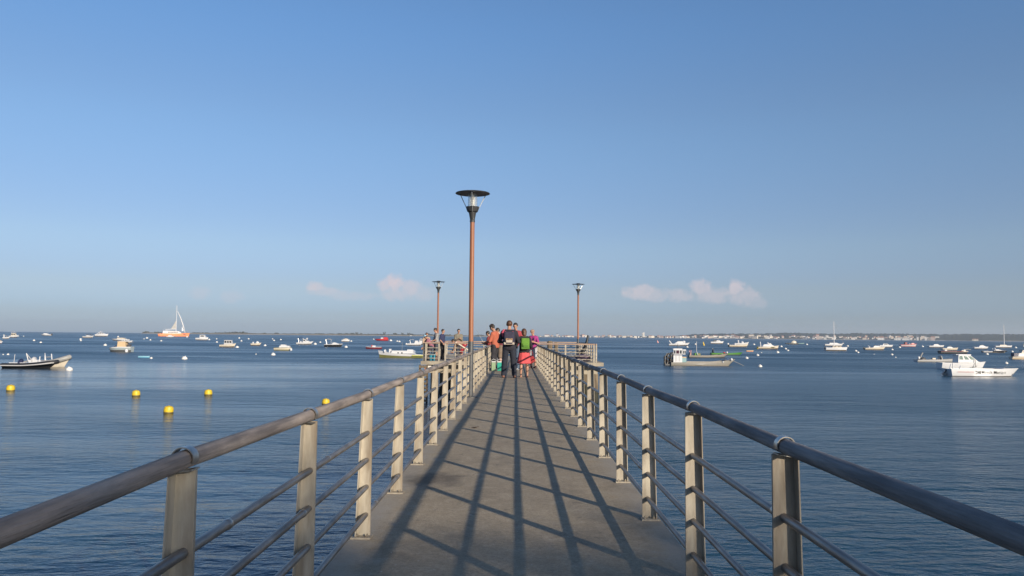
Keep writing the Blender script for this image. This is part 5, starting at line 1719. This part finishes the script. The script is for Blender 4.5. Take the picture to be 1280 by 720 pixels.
    o, lx, B = small('white cabin cruiser with greenish side windows, behind the lettered barge', 1176, 1234, 461.5, hs=8.0, hm=7.6, hb=9.6, rake=5.5, beam=.30, mats=('white', 'bluegrey'), line=.2, sole=.3,
          items=[('cab', 1196, 1223, 8.0, 17.2, .8, 11.5, 'white', 3, .75, GLAZG), ('cab', 1212, 1227, 8.0, 10.8, 2, 9, 'white', 0, .45), ('line', [(1216.3, 2.5, -.52), (1216.3, 12, -.45)], .4, 'anchor_mark', 'darkgrey'), ('line', [(1211.5, 3.2, -.52), (1214, 2.4, -.52), (1218, 4.2, -.5)], .3, 'anchor_mark', 'darkgrey'), ('box', 1194.5, 1213, 17.5, 18.4, 'white', .62, 'hard_top')], short='white cabin cruiser')
    # lettered barge
    o, lx, B = small('white barge-like boat lettered along its side, nearest on the right', 1185.3, 1276, 470.7, hs=9.3, hm=9.5, hb=10.4, rake=10.5, tr=1.6, beam=.27, mats=('white', 'antifoul'), line=.07, flare=.97, stern=.97, fullness=2.8, sole=.45, deck='offwhite',
          items=[('ob', 1186, 8.2, 'darkgrey'), ('line', [(1189.8, 9), (1191.8, 14.5)], .8, 'seat', 'white'), ('line', [(1194.2, 9), (1194.2, 16)], .8, 'seat', 'white'), ('line', [(1202.0, 9), (1204, 12.5)], .8, 'seat', 'white'), ('dome', 1251, 1254.5, 9.6, 11.2, 'white', 'cleat_cover'), ('fend', 1275.6, 6.6, .9, 'white'), ('line', [(1262, 10.4, .3), (1266, 12.5, .3), (1273, 12, .1)], .15, 'bow_rail', 'grey')], short='lettered barge')
    side = -B * .5 * .985
    for t, xx, zz, s_, col in (('Maack Marine', 1222.3, 3.8, 3.8, 'black'),):
        c = bpy.data.curves.new('lettering', 'FONT')
        c.body = t
        c.size = s_ * 1.25
        c.extrude = .05
        c.offset = .02
        c.space_character = 1.12
        c.materials.append(PAL[col])
        f = link('lettering', c, o, (lx(xx), side - .12, zz))
        f.rotation_euler = (math.pi / 2, 0, 0)
        me = bpy.data.meshes.new_from_object(f)
        bpy.data.objects.remove(f)
        f = link('lettering', me, o, (lx(xx), side - .40, zz))
        f.rotation_euler = (math.pi / 2, 0, 0)
    q = MB()
    r = random.Random(9)
    x_ = 1193.5
    while x_ < 1213:
        w_ = r.uniform(.5, .9)
        q.box((lx(x_), side - .30, 5.4 + r.uniform(-.15, .15)), (w_ * .45, .08, r.uniform(1.4, 2.1)))
        q.box((lx(x_ + .3), side - .30, 5.4 + r.choice((-.7, 0, .7))), (w_ * .8, .08, .4))
        x_ += 1.45
    q.build('red_marks', PAL['pink'], o, 0)
    q = MB()
    for s_ in (-1, 1):
        q.tube([(lx(1215), side - .30, 5 + s_ * 1.9), (lx(1218.2), side - .30, 5 + s_ * .3)], .42, 6)
    q.box((lx(1219.6), side - .30, 5.0), (2.6, .1, 3.0))
    q.tube([(lx(1221), side - .30, 7), (lx(1221), side - .30, 3.0)], .4, 6)
    q.build('emblem', PAL['darkgrey'], o, 0)
    MB().box((lx(1183.5), 0, 2.0), (4.5, 2.6, 2.8), bev=.4).build('motor_bracket', PAL['grey'], o)
    MB().tube([(lx(1183.5), -.6, 7), (lx(1179), -.6, 2.2)], .9, 7).build('tilted_leg', PAL['offwhite'], o)
    MB().tube([(lx(1185.2), .8, 8), (lx(1182), .8, 1.2)], 1.2, 7).build('tilted_leg', PAL['darkgrey'], o)
    # specks at the horizon
    for i, (x, y, w, lab) in enumerate([(91, 414.3, 3, 'tiny white boat on the horizon, leftmost of three specks'), (136, 414.6, 3, 'tiny white boat on the horizon above the white cruiser'), (164, 415.0, 3.4, 'tiny white boat on the horizon left of the sand bank'),
                              (395, 418.9, 2, 'tiny white boat right under the long sand bank'), (513.6, 420.2, 2.2, 'tiny white boat under the sand bank, left of the platform anglers'), (795, 423.0, 3, 'tiny white boat off the far town by the tower'), (801.5, 422.4, 1.8, 'smaller white speck beside the boat off the far tower')]):
        small(lab, x - w / 2, x + w / 2, y, hs=.5, hm=.5, hb=.8, rake=.4, items=[('cab', x - w * .2, x + w * .25, .5, 1.1, .1, .3, 'white', 0)], short='far white speck')

boats()

# ------------------------------------------------------------------ buoys
def buoys():
    white = mat('buoy_white', (.66, .65, .62), (.42, .40, .34), .45, 0, 2.5, lo=.5, hi=.75)
    yel = mat('buoy_yellow', (.66, .47, .015), (.50, .34, .03), .5, 0, 5, lo=.4, hi=.7)
    wm = MB().lathe([(0, -.42), (.30, -.36), (.46, -.16), (.5, .06), (.44, .28), (.27, .44), (.09, .50), (.07, .58), (0, .60)], seg=18).mesh('buoy', white)
    L = [(29.5, 420.5, 1.5), (42.5, 426, 3), (51, 428.5, 3), (100.7, 424.5, 3), (101, 426.2, 2.4), (4, 443.5, 2), (10, 443.5, 3.2), (131.5, 432, 4.2), (86.7, 462.8, 8.2), (230.5, 449, 7.2), (189, 448.2, 3.6), (183.7, 423, 3), (188, 425.3, 2.5),
         (201.5, 426.5, 2.6), (261.5, 425, 2.8), (270.7, 424, 2), (271, 428, 2.8), (296.5, 434.6, 4.2), (299, 423, 2.6), (301.7, 426.6, 2.6), (310.7, 424, 2.4), (233.7, 421.6, 2.5), (147.6, 421.2, 2.4), (156, 424, 2), (180, 424.0, 1.8),
         (331.3, 432.4, 3.6), (341.5, 444, 5.6), (340.7, 424, 2), (342.5, 426, 2.6), (351, 425, 2.6), (394, 430.6, 4), (400.3, 428.2, 2.6), (439, 426.8, 2.6), (432.5, 434.4, 4.2), (320, 443, 1.8),
         (467, 424.3, 2), (488.5, 426.2, 3.6), (496.5, 426.9, 2.6), (499.3, 427.4, 3), (508, 430.6, 3), (859, 434.2, 3), (869.3, 430.8, 3), (910, 430.4, 3), (942.5, 431, 3), (947, 444.6, 4), (933.4, 448.2, 4.4), (950, 458.6, 5.4), (951.8, 441, 1.6),
         (976.5, 433.6, 3.2), (982, 436.5, 3.2), (984.9, 438.6, 3), (972, 441, 4.2), (1008.5, 431, 2.8), (1059.5, 433, 3), (1053.5, 429.6, 2), (1069.8, 439.2, 3.4), (1072.6, 441, 3), (1092.5, 443, 1.5), (1115.3, 437.5, 3), (1114.8, 443.8, 3.6),
         (1119.5, 447, 2), (1124.5, 434.6, 3.2), (1153.2, 433.6, 3), (1085.5, 433, 2), (1233.7, 443.2, 3.8), (1257.8, 454.6, 4.4), (1265.2, 440, 3.2), (1269.5, 435, 3.2)]
    used = {}
    for px, wy, dpx in L:
        p = at(px, wy)
        u = p.y / F
        o = link('mooring_buoy', wm, None, (p.x, p.y, 0), R.uniform(0, 3))
        o.rotation_euler = (R.uniform(-.15, .15), R.uniform(-.25, .25), R.uniform(0, 3))
        o.scale = (dpx * u,) * 3
        best = min(BOATPX, key=lambda q: math.hypot(max(0, abs(q[0] - px) - q[2] / 2), (q[1] - wy) * 2.2) + .02 * abs(q[0] - px))
        dx, dy = px - best[0], wy - best[1]
        if abs(dx) > best[2] / 2 + .5:
            rel = 'to the right of' if dx > 0 else 'to the left of'
            if abs(dy) > 3.5:
                rel = ('nearer and ' if dy > 0 else 'farther out, ') + rel
        else:
            rel = 'in front of' if dy > 0 else 'just beyond'
        size = 'large white' if dpx > 5 else ('white' if dpx >= 3.6 else ('small white' if dpx >= 2.5 else 'tiny white'))
        lab = '%s mooring buoy %s the %s' % (size, rel, best[3])
        n = used.get(lab, 0)
        used[lab] = n + 1
        if n:
            lab = {1: 'second ', 2: 'third ', 3: 'fourth '}.get(n, 'another ') + lab
        tag(o, lab, 'buoy', 'white mooring buoys')
    ym = MB().lathe([(0, -.46), (.36, -.46), (.47, -.34), (.5, -.05), (.5, .12), (.43, .36), (.27, .45), (.08, .47), (.06, .50), (0, .51)], seg=24).mesh('buoy', yel)
    band = MB().lathe([(.480, -.34), (.508, -.22), (.508, -.17)][:2] + [(.500, -.16)], seg=24).mesh('waterline_stain', mat('buoy_stain', (.16, .12, .03), (.08, .07, .02), .6))
    for px, wy, dpx, lab in [(13.2, 488.6, 9.6, 'yellow swimming-zone buoy farthest left under the inflatables'), (170, 495.2, 9.6, 'yellow buoy level with its twin, left of it, before the blue dinghy'), (260.3, 494.2, 9.4, 'yellow buoy standing rightmost on the open water left of the pier'),
                             (210.6, 516.4, 11.6, 'nearest and largest yellow buoy with a dark waterline'), (407.2, 505.6, 9.4, 'yellow buoy peeping over the left wooden handrail')]:
        p = at(px, wy)
        u = p.y / F
        o = empty('marker_buoy', (p.x, p.y, 0.30 * dpx * u), R.uniform(0, 3), label=lab, cat='buoy', group='yellow marker buoys')
        o.rotation_euler = (R.uniform(-.06, .06), R.uniform(-.06, .06), R.uniform(0, 3))
        o.scale = (dpx * u,) * 3
        link('float', ym, o)
        link('waterline_stain', band, o)
    # two spar markers on the right
    for px, wy, h, lab, col in [(880, 431.8, 4.6, 'small slanting pale yellow spar buoy above the green barge', 'yellow'), (822.4, 428.6, 3.2, 'tiny pinkish marker buoy left of the dart-shaped boat', 'pink')]:
        p = at(px, wy)
        u = p.y / F
        o = MB().lathe([(0, -1), (.9, -.8), (1.0, 0), (.7, h * .6), (.3, h), (0, h)], seg=12).build('spar_buoy', PAL[col], None, 35, (p.x, p.y, 0))
        o.scale = (u,) * 3
        o.rotation_euler = (0, -.25, 0)
        tag(o, lab, 'buoy')
buoys()

def house_labels():
    """each far house is told apart by its colour and roof and by the boat it stands above"""
    inv = CM.inverted()
    hs = []
    for o in COL.objects:
        if o.get('group') == 'houses of the far town' and 'look' in o.data.keys() and 'small pale' in o['label']:
            q = inv @ o.location
            hs.append((640 + q.x / -q.z * F, o))
    hs.sort(key=lambda t: t[0])
    marks = [(660, 'just right of the walkers'), (723, 'behind the right platform lamp'), (760, 'between the right lamp and the tower block'), (805, 'around the tower block'), (849, 'above the dart-shaped white boat'), (897, 'above the bimini boat'),
             (925, 'above the cream open boat'), (960, 'above the boat with a yellow engine cover'), (993, 'above the covered white boat'), (1043, 'behind the tall-masted sailing boat'), (1095, 'above the dark-windscreen boat'), (1136, 'above the white and coral boat'), (1175, 'above the low white boat')]
    cnt = {}
    words = ['first', 'second', 'third', 'fourth', 'fifth', 'sixth', 'seventh', 'eighth', 'ninth', 'tenth', 'eleventh', 'twelfth']
    for px, o in hs:
        m = min(marks, key=lambda t: abs(t[0] - px))[1]
        k = o.data['look'] + m
        n = cnt.get(k, 0)
        cnt[k] = n + 1
        o['label'] = '%s far house %s, %s such from left' % (o.data['look'], m, words[min(n, 11)])
house_labels()
# ------------------------------------------------------------------ shore trees behind the pier's land end (they shade the near planks)
def trees():
    r = random.Random(17)
    bark = mat('pine_bark', (.16, .10, .07), (.09, .06, .045), .9, 0, 6, .02)
    leafm = mat('pine_needles', (.055, .085, .03), (.035, .06, .022), .7, 0, 2)
    def tree_mesh(seed, H, spread, base):
        r = random.Random(seed)
        tr, lf = MB(), MB()
        trunk = [(0, 0, 0), (.15, .1, H * .25), (-.1, .15, H * .5), (.1, 0, H * .75), (0, .1, H * .93)]
        tr.tube(trunk, [.30, .24, .19, .12, .04], 10)
        cl = []
        for k in range(38):
            z = H * r.uniform(base, .97)
            a = r.uniform(0, 6.283)
            f = (z / H - base) / (1 - base)
            rr_ = spread * (math.sin(math.pi * min(1, .22 + f * .72))) * r.uniform(.45, 1.0)
            e = (rr_ * math.cos(a), rr_ * math.sin(a), z + r.uniform(-.2, .3))
            tr.tube([(0, 0, z - rr_ * .45), (e[0] * .5, e[1] * .5, z - rr_ * .12), e], [.07, .05, .02], 5)
            cl.append((e, r.uniform(.55, 1.15)))
        for k in range(10):
            cl.append(((r.gauss(0, spread * .25), r.gauss(0, spread * .25), H * r.uniform(.8, 1.0)), r.uniform(.5, .9)))
        for (c, q) in cl:
            for _ in range(int(140 * q)):
                n = Vector((r.gauss(0, 1), r.gauss(0, 1), r.gauss(0, 1))).normalized()
                p = Vector(c) + Vector((n.x * q, n.y * q, n.z * q * .6)) * r.random() ** .4
                n2 = Vector((r.gauss(0, 1), r.gauss(0, 1), r.gauss(0, 1))).normalized()
                u = n2.orthogonal().normalized() * r.uniform(.05, .11)
                w = n2.cross(u).normalized() * r.uniform(.05, .09)
                lf.add([p - u, p - w * .6, p + u, p + w], [(0, 1, 2, 3)])
        return tr.mesh('trunk', bark), lf.mesh('crown', leafm, 0)
    kinds = [tree_mesh(3, 11.6, 3.0, .42), tree_mesh(8, 12.6, 3.3, .38)]
    for i, (x, y, k, s, rz, lab) in enumerate([(18.4, -25.6, 0, .958, .3, 'shore pine behind the beach, second nearest to the water'), (21.6, -26.4, 1, .905, 1.3, 'third pine of the shore row, close beside its neighbours'),
                                          (15.3, -23.4, 1, .765, 2.4, 'short shore pine nearest to the water'), (25.4, -27.6, 0, 1.04, 4.0, 'outermost and tallest shore pine in the row')]):
        o = empty('pine_tree', (x, y, 2.15), rz, label=lab, cat='tree', group='pines on the shore')
        o.scale = (s,) * 3
        link('trunk', kinds[k][0], o)
        link('crown', kinds[k][1], o)
trees()
